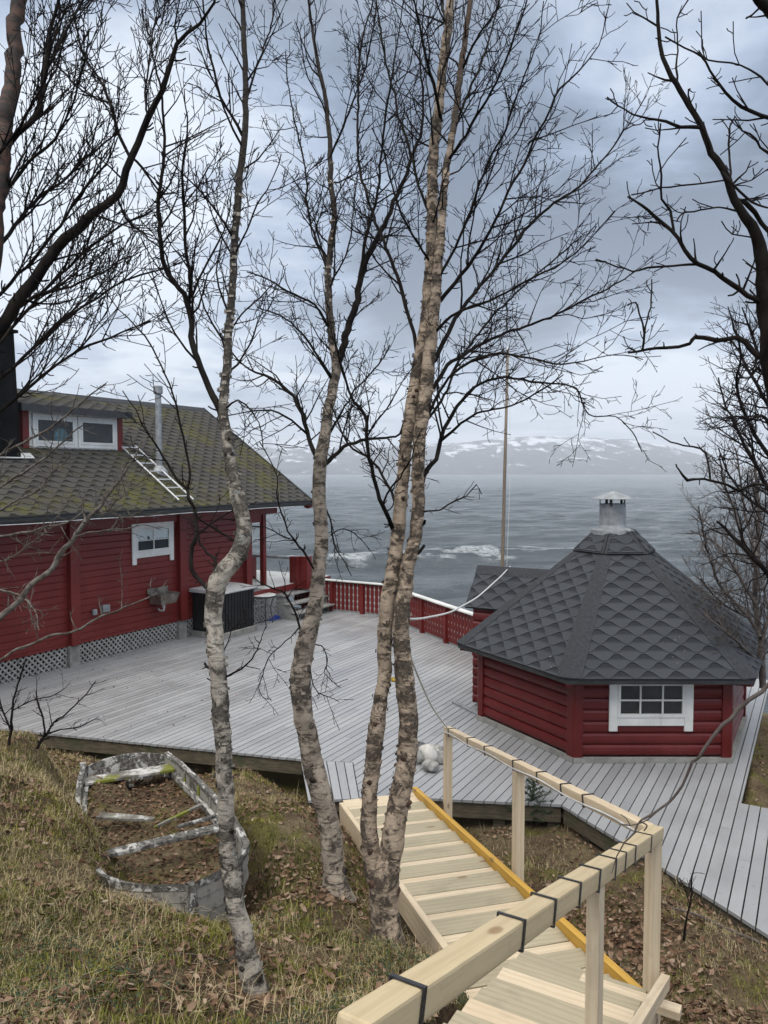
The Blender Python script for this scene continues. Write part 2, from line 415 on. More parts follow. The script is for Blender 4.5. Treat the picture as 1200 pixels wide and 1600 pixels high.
# ------------------------------------------------------------------ stair axes (needed by the terrain)
SY0, SY1 = G(650, 1241, .05), G(1003, 1567, .60)          # top edge of the yellow stringer, far end / near end
run = SY1-SY0; rl = math.hypot(run.x, run.y); FD_ = Vector((run.x, run.y, 0)).normalized(); WD = Vector((-FD_.y, FD_.x, 0)); WD = WD if WD.x > 0 else -WD
W_ST = .76; slope = run.z/rl
def SPt(s, w_, dz=0): return SY0+FD_*s+WD*w_+Z*(slope*s+dz)          # s along run from the deck, w to the right of the yellow stringer
RA = D(1023, 1303, 4.02); RB = D(650, 1555, 1.62)
rdir = RB-RA; rdh = Vector((rdir.x, rdir.y, 0)); rh = rdh.length; rdh.normalize(); rsl = rdir.z/rh
ldir = Vector((-rdh.y, rdh.x, 0)); ldir = ldir if ldir.y > 0 else -ldir     # from the rail into the flight
UW = .71
def UPt(s, w_, dz=0): return Vector((RA.x, RA.y, 0))+rdh*s+ldir*w_+Z*(.655+rsl*.8*s+dz)
st_poly = [tuple(SPt(-.2, .12))[:2], tuple(SPt(rl+.1, .12))[:2], tuple(SPt(rl+.1, -.86))[:2], tuple(SPt(-.2, -.86))[:2]]
up_poly = [tuple(UPt(-.1, -.10))[:2], tuple(UPt(3.2, -.10))[:2], tuple(UPt(3.2, UW+.06))[:2], tuple(UPt(-.1, UW+.06))[:2]]

# ------------------------------------------------------------------ terrain
ctl = []
def cz(px, row, t):
    p = D(px, row, t); ctl.append((p.x, p.y, p.z))
for a in [(0, 1600, 2.95), (300, 1600, 2.95), (480, 1600, 3.0), (0, 1450, 3.9), (150, 1480, 3.8), (300, 1492, 3.85), (397, 1548, 3.6),
          (0, 1300, 5.0), (0, 1200, 6.0), (0, 1143, 6.9), (60, 1165, 7.0), (135, 1300, 5.75), (165, 1372, 5.15), (225, 1425, 4.6), (300, 1468, 4.15), (128, 1268, 6.35), (146, 1310, 5.75),
          (90, 1230, 6.9), (60, 1190, 7.6), (400, 1212, 8.7), (440, 1290, 6.7), (410, 1310, 6.4), (480, 1400, 5.3), (525, 1400, 5.45),
          (602, 1465, 4.6), (560, 1560, 3.6), (650, 1500, 4.3), (420, 1470, 4.55)]: cz(*a)
for px, row, z in [(700, 1290, -.30), (860, 1290, -.30), (930, 1340, -.16), (1000, 1420, .06), (1100, 1500, .16), (1130, 1440, -.06), (1190, 1490, .02),
                   (1100, 1600, .33), (1200, 1600, .30), (1190, 1225, -.07), (1198, 1130, -.16)]:
    p = G(px, row, z); ctl.append((p.x, p.y, z))
ctl += [(0, 0, 1.75), (-2, .6, 1.75), (1.5, .5, 1.45), (3, 2, .75), (-4.5, 3.5, 1.45), (-6.5, 6.5, 1.5), (-5.2, 8.2, .75), (-7, 9.8, .5), (-9.5, 11, 1.2),
        (.2, 7.9, -.35), (.55, 6.5, -.25), (.85, 5.2, -.05), (1.0, 4.3, .15), (-.7, 8.0, -.2), (.2, 5.6, -.05), (-2.6, 8.75, -.12), (-1.2, 9.3, -.5),
        (4.6, 4, .2), (6, 7.2, -.2), (4.3, 8.2, -.16), (5.4, 10.2, -.25), (6.5, 12.5, -.7), (0, 10, -.55), (-4, 13, -.5), (3, 10.5, -.55), (-6, 15, -.4), (0, 15, -.8), (-1, 19, -1.3),
        (-8, 18, -.6), (7.5, 9.5, -.3), (8, 14, -1.2), (3.5, 15.5, -1.4), (0, -3, 2.4), (-5, -3, 2.6), (5, -3, 2.0)]
for f_ in (.15, .35, .55, .75, .95):
    q_ = Vector(E1).lerp(Vector(E2), f_); ctl.append((q_.x-.06, q_.y-.20, -.12-.30*f_))
for s in (.15, .4, .65, .85, .97):
    for b in (-.3, .3):
        p = BPt(s, b, -.42 if s < .9 else -.34); ctl.append((p.x, p.y, p.z))
for px, row, z in ((345, 1455, .24), (300, 1430, .34), (375, 1440, .26), (240, 1395, .36), (395, 1400, .22)):
    p = G(px, row, z); ctl.append((p.x, p.y, z))
ctl = np.array(ctl)
def tps_k(d2): return np.where(d2 > 1e-12, d2*np.log(np.maximum(d2, 1e-12))*.5, 0)
nC = len(ctl)
A_ = np.zeros((nC+3, nC+3)); dx = ctl[:, None, :2]-ctl[None, :, :2]
A_[:nC, :nC] = tps_k((dx**2).sum(-1)) + np.eye(nC)*.0015
A_[:nC, nC] = 1; A_[:nC, nC+1:] = ctl[:, :2]; A_[nC, :nC] = 1; A_[nC+1:, :nC] = ctl[:, :2].T
TW = np.linalg.solve(A_, np.concatenate([ctl[:, 2], np.zeros(3)]))
def hashn(ix, iy, s): 
    h = np.sin(ix*127.1+iy*311.7+s*74.7)*43758.5453; return h-np.floor(h)
def vnoise(x, y, s=0):
    ix, iy = np.floor(x), np.floor(y); fx, fy = x-ix, y-iy; fx = fx*fx*(3-2*fx); fy = fy*fy*(3-2*fy)
    a, b_, c, d = hashn(ix, iy, s), hashn(ix+1, iy, s), hashn(ix, iy+1, s), hashn(ix+1, iy+1, s)
    return (a*(1-fx)+b_*fx)*(1-fy)+(c*(1-fx)+d*fx)*fy
def fbm(x, y, s=0, o=4):
    r = 0; a = .5
    for k in range(o): r = r+a*vnoise(x*2**k, y*2**k, s+k); a *= .5
    return r
def GZ(x, y):
    x = np.asarray(x, float); y = np.asarray(y, float); sh = x.shape; x = x.ravel(); y = y.ravel()
    out = np.zeros(len(x))
    for i in range(0, len(x), 20000):
        xx, yy = np.clip(x[i:i+20000], -10, 9), np.clip(y[i:i+20000], -4, 20)
        d2 = (xx[:, None]-ctl[:, 0])**2+(yy[:, None]-ctl[:, 1])**2
        out[i:i+20000] = tps_k(d2)@TW[:nC]+TW[nC]+TW[nC+1]*xx+TW[nC+2]*yy
    drop = np.maximum(0, y-19.5)*.55 + np.maximum(0, (x-8)*.35)*(y > -100) - np.maximum(0, -x-10)*.12
    out = np.clip(out, -3.5, 3.5)-drop
    amp = np.clip((11-y)/4, .25, 1)
    out += ((fbm(x*1.7, y*1.7, 3)-.47)*.22 + (fbm(x*5, y*5, 9)-.47)*.11)*amp
    under = inpoly(x, y, deck_poly)
    out = np.where(under, np.minimum(out, -.26), out)
    bs_ = ((x-BS.x)*BA.x+(y-BS.y)*BA.y)/(BA.x**2+BA.y**2)/BLEN; bb0 = (x-BS.x)*BP.x+(y-BS.y)*BP.y
    bh_ = np.interp(np.clip(bs_, 0, 1), np.linspace(0, 1, 41), [bhalf(q) for q in np.linspace(0, 1, 41)])
    ex_ = np.hypot(np.maximum(np.abs(bb0)-bh_, 0), np.maximum(bs_-1, 0)*BLEN)
    k_ = np.clip(1-ex_/.26, 0, 1)**.7*np.clip((bs_-np.where(bb0 < 0, .72, .35))*5, 0, 1)*(bs_ < 1.3); out = out-.24*k_
    pc = G(352, 1456, .3); out = out-.30*np.exp(-(((x-pc.x)/.22)**2+((y-pc.y)/.20)**2)**2)
    a_ = inpoly(x, y, up_poly); su_ = (x-RA.x)*rdh.x+(y-RA.y)*rdh.y; out = np.where(a_, np.minimum(out, .655+rsl*.8*su_-.17), out)
    a_ = inpoly(x, y, st_poly); ss_ = (x-SY0.x)*FD_.x+(y-SY0.y)*FD_.y; out = np.where(a_, np.minimum(out, SY0.z+slope*ss_-.20), out)
    return np.maximum(out, -14).reshape(sh)
def grid_axis(segs):
    r = []
    for a, b, st in segs: r += list(np.arange(a, b, st))
    return np.array(r+[segs[-1][1]])
gx = grid_axis([(-60, -12, 3), (-12, -5, .35), (-5, 4.5, .055), (4.5, 12, .35), (12, 60, 3)])
gy = grid_axis([(-12, 1, .5), (1, 10.5, .055), (10.5, 22, .3), (22, 46, 2)])
XX, YY = np.meshgrid(gx, gy); ZZ = GZ(XX, YY)
nx, ny = len(gx), len(gy); ii = np.arange(nx*ny).reshape(ny, nx)
F = np.stack([ii[:-1, :-1], ii[:-1, 1:], ii[1:, 1:], ii[1:, :-1]], -1).reshape(-1, 4)
m, nt, b = newmat('hillside soil'); p = geopos(nt)
f1 = MAPR(nt, NOISE(nt, p, 1.1, 6, .62), .38, .64); f2 = MAPR(nt, NOISE(nt, p, 2.3, 5, .6, .4), .50, .62); f3 = NOISE(nt, p, 38, 5, .75)
c = MIXC(nt, f1, (.115, .078, .050), (.225, .178, .100))
c = MIXC(nt, f2, c, (.155, .142, .042))
c = MIXC(nt, MAPR(nt, f3, .35, .7), MIXC(nt, .55, c, (.02, .013, .008)), c)
setc(nt, b, c); b.inputs['Roughness'].default_value = .95; b.inputs['Specular IOR Level'].default_value = .15
bump(nt, b, f3, .9, .03); M['soil'] = m
tag(npmesh('ground', np.stack([XX, YY, ZZ], -1).reshape(-1, 3), F, m, smooth=True), kind='structure')

# ------------------------------------------------------------------ deck
deck = tag(thing('deck', None, None, (0, 0, 0)), kind='structure')
def clip(poly, n, d, keep_less):
    out = []; k = len(poly)
    for i in range(k):
        a, b_ = poly[i], poly[(i+1) % k]
        da, db = a[0]*n[0]+a[1]*n[1]-d, b_[0]*n[0]+b_[1]*n[1]-d
        if not keep_less: da, db = -da, -db
        if da <= 0: out.append(a)
        if (da < 0 < db) or (db < 0 < da):
            t = da/(da-db); out.append((a[0]+(b_[0]-a[0])*t, a[1]+(b_[1]-a[1])*t))
    return out
mb = MB(); PITCHB = .1045; GAP = .0112
nv = (V.x, V.y); dmin = min(p[0]*nv[0]+p[1]*nv[1] for p in deck_poly); dmax = max(p[0]*nv[0]+p[1]*nv[1] for p in deck_poly)
# main field leaves out the gangway and the right-hand path corner, so every board is one piece
gang = [E2, g2(552, 1191), g2(562, 1247), g2(482, 1250)]
main_poly = [p for i, p in enumerate(deck_poly) if i not in (3,)]
main_poly[2] = E2; main_poly[3] = g2(552, 1191); main_poly.insert(4, g2(562, 1247))
k = 0; d = dmin
while d < dmax:
    q = clip(clip(main_poly, nv, d+PITCHB-GAP, True), nv, d, False)
    if len(q) > 2:
        # split long boards at butt joints
        nu = (U.x, U.y); s0 = min(p[0]*nu[0]+p[1]*nu[1] for p in q); s1 = max(p[0]*nu[0]+p[1]*nu[1] for p in q)
        cuts = [s0-1]; cc = s0+random.uniform(.8, 4.0)
        while cc < s1-.6: cuts.append(cc); cc += random.choice((3.6, 4.2, 4.8))
        cuts.append(s1+1)
        for a, b_ in zip(cuts[:-1], cuts[1:]):
            qq = clip(clip(q, nu, b_-.0015, True), nu, a+.0015, False)
            if len(qq) > 2:
                dz = random.uniform(-.0015, .0015)
                mb.prism([(x, y, -.028+dz) for x, y in qq], (0, 0, .028), random.uniform(.05, 1))
    d += PITCHB; k += 1
mb.build('deck_boards', M['deck'], deck)
mb = MB()
ga, gb, gc, gd = [Vector((*p, 0)) for p in gang]
for i in range(6):
    f0, f1 = i/6, (i+1)/6-.018
    mb.prism([ga.lerp(gb, f0)+Z*-.03, ga.lerp(gb, f1)+Z*-.03, gd.lerp(gc, f1)+Z*-.03, gd.lerp(gc, f0)+Z*-.03], (0, 0, .026), random.uniform(.5, 1))
mb.build('gangway_boards', M['deck'], deck)
mb = MB()
def edgebeam(a, b_, h=.17, th=.05, inset=.03, z=-.032):
    a, b_ = Vector((*a, 0)), Vector((*b_, 0)); u = (b_-a).normalized(); n = Vector((-u.y, u.x, 0))
    mb.box(a+n*inset+Z*(z-h), b_-a, n*th, Z*h)
P_ = deck_poly
edgebeam(P_[0], P_[1]); edgebeam(P_[1], P_[2]); edgebeam(P_[5], P_[6]); edgebeam(P_[6], P_[7]); edgebeam(P_[7], P_[8]); edgebeam(P_[8], P_[9])
edgebeam(P_[2], P_[3], .12); edgebeam(P_[3], P_[4], .12); edgebeam(P_[11], P_[12], .1); edgebeam(P_[12], P_[13], .1)
mb.build('edge_beam', M['beam'], deck)
def fpost(a, b_, f):
    a, b_ = Vector((*a, 0)), Vector((*b_, 0)); u = (b_-a).normalized(); n = Vector((-u.y, u.x, 0)); c = a.lerp(b_, f)+n*.14
    q = MB(); q.cbox(c+Z*-.6, u*.12, n*.12, Z*.8); q.build('support_post', M['beam'], deck)
for f in (.1, .35, .6, .82): fpost(P_[1], P_[2], f)
for f in (.12, .55, .95): fpost(P_[5], P_[6], f)
for f in (.25, .7): fpost(P_[6], P_[7], f)
# pale edge board along the railing foot
mb = MB()
for a, b_ in ((FC+Vector((-V.x, -V.y))*1.5, FC), (FC, FE2)):
    a, b_ = Vector((*a, 0)), Vector((*b_, 0)); u = (b_-a).normalized(); n = Vector((-u.y, u.x, 0))
    mb.box(a+n*.045+Z*-.05, b_-a, n*.05, Z*.09)
mb.build('edge_board', M['white'], deck)

# ------------------------------------------------------------------ sea
SEA = -8.0
def sea_mesh():
    ys = np.concatenate([np.arange(20, 120, .45), np.geomspace(120, 600, 260), np.geomspace(604, 6800, 90)[0:]])
    fr = np.linspace(-1, 1, 330)
    Y = np.repeat(ys[:, None], len(fr), 1); X = fr[None, :]*(Y*1.05+25)
    A = np.clip(1.2-Y/900, 0, 1)
    z = np.zeros_like(X); r2 = np.random.default_rng(3)
    for lam, am, n in ((34, .26, 3), (17, .20, 5), (8, .11, 6), (4.2, .055, 7)):
        for _ in range(n):
            th = math.radians(r2.uniform(250, 312)); kx, ky = 2*math.pi/lam*math.cos(th)*r2.uniform(.8, 1.25), 2*math.pi/lam*math.sin(th)*r2.uniform(.8, 1.25)
            ph = kx*X+ky*Y+r2.uniform(0, 6.28)+2.2*fbm(X/lam/3, Y/lam/3, 5, 2)
            z += am*(1-np.abs(np.sin(ph/2))*2)*.6*(1 if lam > 5 else (Y < 220))
    # a breaking swell off the point
    yc = 104+4*np.sin(X/23.0)+X*.10
    env = np.exp(-((X-10)/9)**4)+.85*np.exp(-((X+6)/5)**4)+.5*np.exp(-((X+30)/9)**4)
    z += 1.0*np.exp(-((X+8)/50)**2)*np.exp(-((Y-yc)/3.2)**2) - .5*np.exp(-((X+8)/50)**2)*np.exp(-((Y-yc+6)/4.5)**2)
    foam = np.clip(1.9*env*np.exp(-((Y-yc-3)/5.5)**2)*(fbm(X/3, Y/2.2, 11, 5)*4.2-1.75), 0, 1)
    yc2 = 86+3*np.sin(X/17+1)+X*.06; e2 = np.exp(-((X+30)/22)**2)
    foam = np.maximum(foam, np.clip(1.3*e2*np.exp(-((Y-yc2-3)/4)**2)*(fbm(X/6, Y/3, 21)*2.2-.6), 0, 1))
    cap = np.clip((fbm(X/7, Y/2.6, 31)-.64)*10, 0, 1)*np.clip((z-.12)*4, 0, 1)*(Y < 900)
    foam = np.maximum(foam, cap)
    shore = np.clip(1.1-(Y-30)/14, 0, 1)*np.clip(fbm(X/2.2, Y/2.2, 41)*2.6-.7, 0, 1)
    foam = np.maximum(foam, shore)
    P = np.stack([X, Y, SEA+z*A], -1).reshape(-1, 3)
    ny, nx = X.shape; ii = np.arange(nx*ny).reshape(ny, nx)
    F = np.stack([ii[:-1, :-1], ii[:-1, 1:], ii[1:, 1:], ii[1:, :-1]], -1).reshape(-1, 4)
    m, nt, b = newmat('sea water'); p = geopos(nt); t = attr(nt)
    fo = NOISE(nt, MAPPING(nt, p, (.8, 1.5, 1)), 1.7, 8, .78, .4)
    ff = MATH(nt, 'MULTIPLY', MATH(nt, 'MULTIPLY', MAPR(nt, t, .04, .6), 1.0), MAPR(nt, fo, .38, .55))
    streak = MAPR(nt, NOISE(nt, MAPPING(nt, p, (.012, .05, 1)), 1.0, 6, .6), .35, .7)
    deep = MIXC(nt, streak, (.115, .136, .148), (.165, .187, .198))
    wc = NOISE(nt, MAPPING(nt, p, (.05, .16, 1)), 1.0, 7, .72)
    farcap = MATH(nt, 'MULTIPLY', MAPR(nt, wc, .64, .69), .6)
    ff = MATH(nt, 'MAXIMUM', ff, farcap)
    c = MIXC(nt, ff, deep, (.62, .65, .66)); setc(nt, b, c)
    nt.links.new(MAPR(nt, ff, 0, 1, .20, .8), b.inputs['Roughness']); b.inputs['IOR'].default_value = 1.33
    w1 = NOISE(nt, MAPPING(nt, p, (.36, 1.0, 1)), .75, 10, .74, .5); w2 = NOISE(nt, MAPPING(nt, p, (.35, 1, 1)), .09, 6, .6, .3)
    w3 = NOISE(nt, MAPPING(nt, p, (.42, 1, 1)), .26, 8, .7, .6)
    h = MATH(nt, 'ADD', MATH(nt, 'MULTIPLY', w1, .9), MATH(nt, 'ADD', MATH(nt, 'MULTIPLY', w2, 1.4), MATH(nt, 'MULTIPLY', w3, 1.7)))
    bump(nt, b, h, 1.0, 1.9)
    return tag(npmesh('sea', P, F, m, smooth=True, tone=foam.ravel()), kind='structure')
sea_mesh()

# ------------------------------------------------------------------ far shore
def hills(name, y0, y1, prof_px, prof_row, seed, rough):
    ys = np.linspace(y0-300, y1, 90); fr = np.linspace(-.95, .95, 420)
    Y = np.repeat(ys[:, None], len(fr), 1); X = fr[None, :]*Y
    px = 600+1200*X/Y; row = np.interp(px, prof_px, prof_row)
    top = np.maximum(0, (746-row)/1200*y1+12)
    f = np.clip((Y-y0)/(y1-y0), 0, 1); shp = f**.8
    z = top*shp*(1+.25*(fbm(X/900, Y/900, seed, 3)-.5)) + (fbm(X/420, Y/420, seed+5, 5)-.48)*rough*np.clip(f*4, 0, 1)*np.clip(top/120, 0, 1)
    z = np.where(Y < y0, -14, z+SEA+2*np.clip(top/30, 0, 1)-14*(top < 5))
    P = np.stack([X, Y, z], -1).reshape(-1, 3); ny, nx = X.shape; ii = np.arange(nx*ny).reshape(ny, nx)
    F = np.stack([ii[:-1, :-1], ii[:-1, 1:], ii[1:, 1:], ii[1:, :-1]], -1).reshape(-1, 4)
    return P, F
m, nt, b = newmat('snow patched fell'); p = geopos(nt)
s1 = NOISE(nt, MAPPING(nt, p, (1, .4, 2.0)), .0085, 10, .74, .4); sp = nt.nodes.new('ShaderNodeSeparateXYZ'); nt.links.new(p, sp.inputs[0])
lift = MAPR(nt, sp.outputs[2], -5, 260, -.06, .10, False)
sn = MAPR(nt, MATH(nt, 'ADD', s1, lift), .555, .62)
wd = NOISE(nt, p, .012, 6, .65)
c = MIXC(nt, sn, MIXC(nt, MAPR(nt, wd, .4, .6), (.018, .022, .028), (.042, .046, .050)), (.62, .65, .70))
setc(nt, b, c); b.inputs['Roughness'].default_value = .9
bump(nt, b, wd, 1, 25)
P1, F1 = hills('far', 3900, 5200, [-700, -200, 200, 420, 520, 620, 700, 780, 860, 930, 990, 1040, 1090, 1130, 1165, 1200, 1900],
               [704, 702, 700, 704, 707, 704, 702, 696, 690, 693, 700, 709, 722, 733, 741, 744, 744], 3, 60)
tag(npmesh('far_hillside', P1, F1, m, smooth=True), kind='structure')
P2, F2 = hills('range', 7600, 9400, [-900, -100, 250, 380, 450, 520, 600, 680, 760, 1000, 2000], [686, 684, 686, 690, 694, 697, 701, 712, 722, 742, 748], 13, 110)
tag(npmesh('distant_mountains', P2, F2, m, smooth=True), kind='structure')

# ------------------------------------------------------------------ haze
m = bpy.data.materials.new('haze'); m.use_nodes = True; nt = m.node_tree; nt.nodes.clear()
vv = nt.nodes.new('ShaderNodeVolumePrincipled'); vv.inputs['Color'].default_value = (.90, .94, 1.0, 1); vv.inputs['Density'].default_value = .00021
oo = nt.nodes.new('ShaderNodeOutputMaterial'); nt.links.new(vv.outputs[0], oo.inputs['Volume'])
mb = MB(); mb.box((-11500, -60, -16), (23000, 0, 0), (0, 9900, 0), (0, 0, 560))
hz = mb.build('haze', m); tag(hz, kind='stuff')

# a few white houses along the far shore, a couple of pixels each
M['farwhite'] = simple('far white wall', (.7, .7, .7), (.6, .6, .6), 1, .8, 0)
M['farroof'] = simple('far dark roof', (.05, .05, .055), (.08, .08, .085), 1, .8, 0)
for k, px in enumerate((470, 497, 520, 560, 602, 700, 742, 835, 905, 968, 976, 1010)):
    y = 3985+37*(k % 4); x = (px-600)/1200*y; z = SEA+6+5*(k % 3); h = thing('far_house', 'tiny white house on the far shore across the water', 'house', (x, y, z), 0, 'houses on the far shore')
    q = MB(); q.box((x-6, y, z-12), (12+3*(k % 3), 0, 0), (0, 9, 0), (0, 0, 18)); q.build('wall', M['farwhite'], h)
    q = MB(); q.prism([(x-6.5, y-.6, z+6.1), (x-6.5, y+9.6, z+6.1), (x-6.5, y+4.5, z+10)], (13+3*(k % 3), 0, 0)); q.build('roof', M['farroof'], h)
# ------------------------------------------------------------------ shingle courses as real overlapping strips
class SH:
    def __init__(s): s.V = []; s.F = []; s.T = []; s.R = []
    def panel(s, o, e, u, n, xl, xr, h, expo, tab, depth, kind, lift=.011, samp=12, seed=0, edge=.006):
        """o origin on the eave, e along eave, u up slope, n normal; xl/xr(y) bounds, h slope height"""
        o, e, u, n = map(np.array, (o, e, u, n)); rg = np.random.default_rng(seed)
        rows = int(h/expo)+1
        for i in range(-1, rows):
            y0 = i*expo
            a, b = xl(max(y0, 0)), xr(max(y0, 0))
            off = (tab/2 if i % 2 else 0)
            k0 = math.floor((a-off)/tab)-1; k1 = math.ceil((b-off)/tab)+1
            N = (k1-k0)*samp+1; xs = off+tab*(k0+np.arange(N)/samp)
            ph = ((xs-off)/tab) % 1.0
            if kind == 'scale': shp = .5+.5*np.cos(2*np.pi*ph)                        # hangs lowest at mid tab
            else: shp = np.interp(ph, [0, .10, .36, .64, .90, 1], [1, 1, 0, 0, 1, 1])
            lo = np.clip(y0+depth*shp, 0, h); hi = np.clip(np.full(N, y0+expo*2.3), 0, h)
            mid = np.clip(np.full(N, y0+expo+.06*depth), 0, h); mid = np.maximum(mid, lo); q3 = np.clip(np.full(N, y0+expo+.48*depth), 0, h); q3 = np.maximum(q3, mid+.004); hi = np.maximum(hi, q3)
            rnd = np.repeat(rg.random(k1-k0+1), samp)[:N]
            if lo.min() >= h-1e-6: continue
            P = []; T = []
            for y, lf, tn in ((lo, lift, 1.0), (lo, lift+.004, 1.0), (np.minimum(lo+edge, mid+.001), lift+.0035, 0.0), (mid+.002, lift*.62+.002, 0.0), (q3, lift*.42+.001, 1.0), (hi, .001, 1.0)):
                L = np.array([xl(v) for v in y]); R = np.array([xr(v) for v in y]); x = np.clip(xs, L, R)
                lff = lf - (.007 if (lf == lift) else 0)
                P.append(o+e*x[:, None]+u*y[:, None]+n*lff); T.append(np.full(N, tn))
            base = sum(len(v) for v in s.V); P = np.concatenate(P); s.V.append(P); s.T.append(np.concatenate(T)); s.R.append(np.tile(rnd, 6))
            for r in range(5):
                i0 = base+r*N+np.arange(N-1); f = np.stack([i0, i0+1, i0+1+N, i0+N], -1)
                X = P[r*N:(r+2)*N]; w_ = np.linalg.norm(P[r*N+np.arange(N-1)+1]-P[r*N+np.arange(N-1)], axis=1)+np.linalg.norm(P[(r+1)*N+np.arange(N-1)+1]-P[(r+1)*N+np.arange(N-1)], axis=1)
                hh = np.linalg.norm(P[(r+1)*N+np.arange(N-1)]-P[r*N+np.arange(N-1)], axis=1)+np.linalg.norm(P[(r+1)*N+np.arange(N-1)+1]-P[r*N+np.arange(N-1)+1], axis=1)
                s.F.append(f[(w_ > 1e-4) & (hh > 1e-4)])
    def build(s, name, m, parent):
        return npmesh(name, np.concatenate(s.V), np.concatenate(s.F), m, parent, tone=np.concatenate(s.T), extra={'rnd': np.concatenate(s.R)})

def siding(mb, p0, e, L, z0, z1, course, n, style):
    """profiled cladding on plane p0 + e*x, outward n; one strip per profile step"""
    k = max(1, round((z1-z0)/course)); c = (z1-z0)/k; prof = []
    for i in range(k):
        z = z0+i*c
        if style == 'log': prof += [(z+c*a, d) for a, d in ((.02, -.012), (.05, .004), (.18, .016), (.45, .022), (.75, .018), (.93, .006), (.98, -.012))]
        else: prof += [(z+c*a, d) for a, d in ((.0, .012), (.84, .010), (.93, 0.0), (.985, -.006), (.995, -.006))]
    e, n = Vector(e), Vector(n); p0 = Vector(p0); vs = []
    for z, d in prof:
        q = Vector((p0.x, p0.y, z)) + n*d; vs += [q, q+e*L]
    mb.add(vs, [(2*i, 2*i+1, 2*i+3, 2*i+2) for i in range(len(prof)-1)])
def lattice(mb, o, e, u, n, W, Hh, sp=.085, st=.03, th=.008):
    o, e, u, n = map(Vector, (o, e, u, n))
    for sgn, dz in ((1, 0), (-1, th+.001)):
        k = -Hh if sgn > 0 else 0
        end = W if sgn > 0 else W+Hh
        x = k
        while x < end:
            # strip centreline (x + sgn*t, t)
            def cl(xo):
                pts = []
                t0, t1 = 0, Hh
                if sgn > 0: t0 = max(t0, -xo); t1 = min(t1, W-xo)
                else: t0 = max(t0, xo-W); t1 = min(t1, xo)
                return (t0, t1) if t1 > t0 else None
            a, b = cl(x), cl(x+st*1.414)
            if a and b:
                P = [(x+sgn*a[0], a[0]), (x+sgn*a[1], a[1]), (x+st*1.414+sgn*b[1], b[1]), (x+st*1.414+sgn*b[0], b[0])]
                mb.prism([o+e*p+u*q+n*dz for p, q in P], n*th)
            x += sp*1.414
def window(parent, name, o, e, n, W, Hh, cols, rows, trim=.09, legs=.0, sill=True, label=None, curtain=False, tt=None, st=.035):
    tt = trim if tt is None else tt
    """o = lower left outer corner of the casing on the wall, e along, n out; parts: casing > ..."""
    o, e, n = map(Vector, (o, e, n)); u = Z
    f = MB()
    f.box(o-u*legs, e*trim, n*.028, u*(Hh+legs)); f.box(o+e*(W-trim)-u*legs, e*trim, n*.028, u*(Hh+legs))
    f.box(o+e*trim, e*(W-2*trim), n*.024, u*trim); f.box(o+e*trim+u*(Hh-tt), e*(W-2*trim), n*.024, u*tt)
    win = f.build(name, M['white'], parent, bevel=.004)
    if label: win['label'] = label
    s = MB(); a = o+e*trim+u*trim+n*.004; w_, h_ = W-2*trim, Hh-trim-tt; t = st
    s.box(a, e*t, n*.03, u*h_); s.box(a+e*(w_-t), e*t, n*.03, u*h_); s.box(a+e*t, e*(w_-2*t), n*.03, u*t*1.3); s.box(a+e*t+u*(h_-t), e*(w_-2*t), n*.03, u*t)
    s.build('sash', M['white'], win, bevel=.003)
    g = MB(); mt = .018
    for i in range(1, cols): g.box(a+e*(w_*i/cols-mt/2)+u*t*1.3+n*.012, e*mt, n*.02, u*(h_-t*2.3))
    for j in range(1, rows):
        for i in range(cols):
            x0 = w_*i/cols+(mt/2 if i else t); x1 = w_*(i+1)/cols-(mt/2 if i < cols-1 else t)
            g.box(a+e*x0+u*(h_*j/rows-mt/2)+n*.0125, e*(x1-x0), n*.018, u*mt)
    if cols*rows > 1: g.build('glazing_bar', M['white'], win)
    d = MB(); d.box(a+n*-.03, e*w_, n*.025, u*h_); d.build('room_beyond', M['dark'], win)
    if curtain:
        c = MB(); N = 40
        for x0, x1, z0, z1 in ((t, w_*.34, .50, .97), (w_*.40, w_-t, .52, .97), (w_*.30, w_*.52, .66, .97)):
            vs = []
            for i in range(N+1):
                x = x0+(x1-x0)*i/N; dd_ = .004+.004*math.sin(i*1.7)+.0005
                zb = z0+.03*math.sin(i*.9)
                vs += [a+e*x+u*h_*zb+n*(dd_-.004), a+e*x+u*h_*z1+n*(dd_-.004)]
            c.add(vs, [(2*i, 2*i+2, 2*i+3, 2*i+1) for i in range(N)])
        c.build('curtain', M['curtain'], win)
    p = MB(); p.box(a+e*t+u*t+n*.010, e*(w_-2*t), n*.003, u*(h_-2*t)); p.build('pane', M['glass'], win)
    return win

# ------------------------------------------------------------------ red house
house = thing('house', 'long red timber house with a mossy shingle roof, dormer and roof ladder', 'house', HO)
ZE, ZR, WR, VE = 2.70, 5.09, 3.51, .55          # eave height, ridge height, eave-to-ridge run, eave overhang
TL, TR, TW_ = -7.0, 6.55, 4.85                   # roof left / right ends, wall right end
ZW = .43
mb = MB()
siding(mb, HP(TL+.3, 0, 0), U, TW_-TL-.3, ZW, 2.62, .122, V, 'lap')
mb.box(HP(TL+.3, -.02, ZW-.02), U*(TW_-TL-.3), V*-.10, Z*2.3)
mb.box(HP(TW_-.02, -.1, ZW), V*-6.4, U*.02, Z*2.2)
mb.box(HP(TL+.3, -.02, ZW-.06), U*(TW_-TL-.3), V*.035, Z*.055)
mb.build('wall', M['red'], house)
for t in (0.0, 2.62, -2.7, TW_-.16):
    q = MB(); q.box(HP(t-.09, .0, ZW-.05), U*.19, V*.11, Z*2.25)
    q.build('corner_post', M['red'], house, bevel=.006)
    q = MB(); q.box(HP(t-.10, -.08, -.05), U*.21, V*.14, Z*(ZW+.0)); q.build('foundation_pillar', M['concrete'], house)
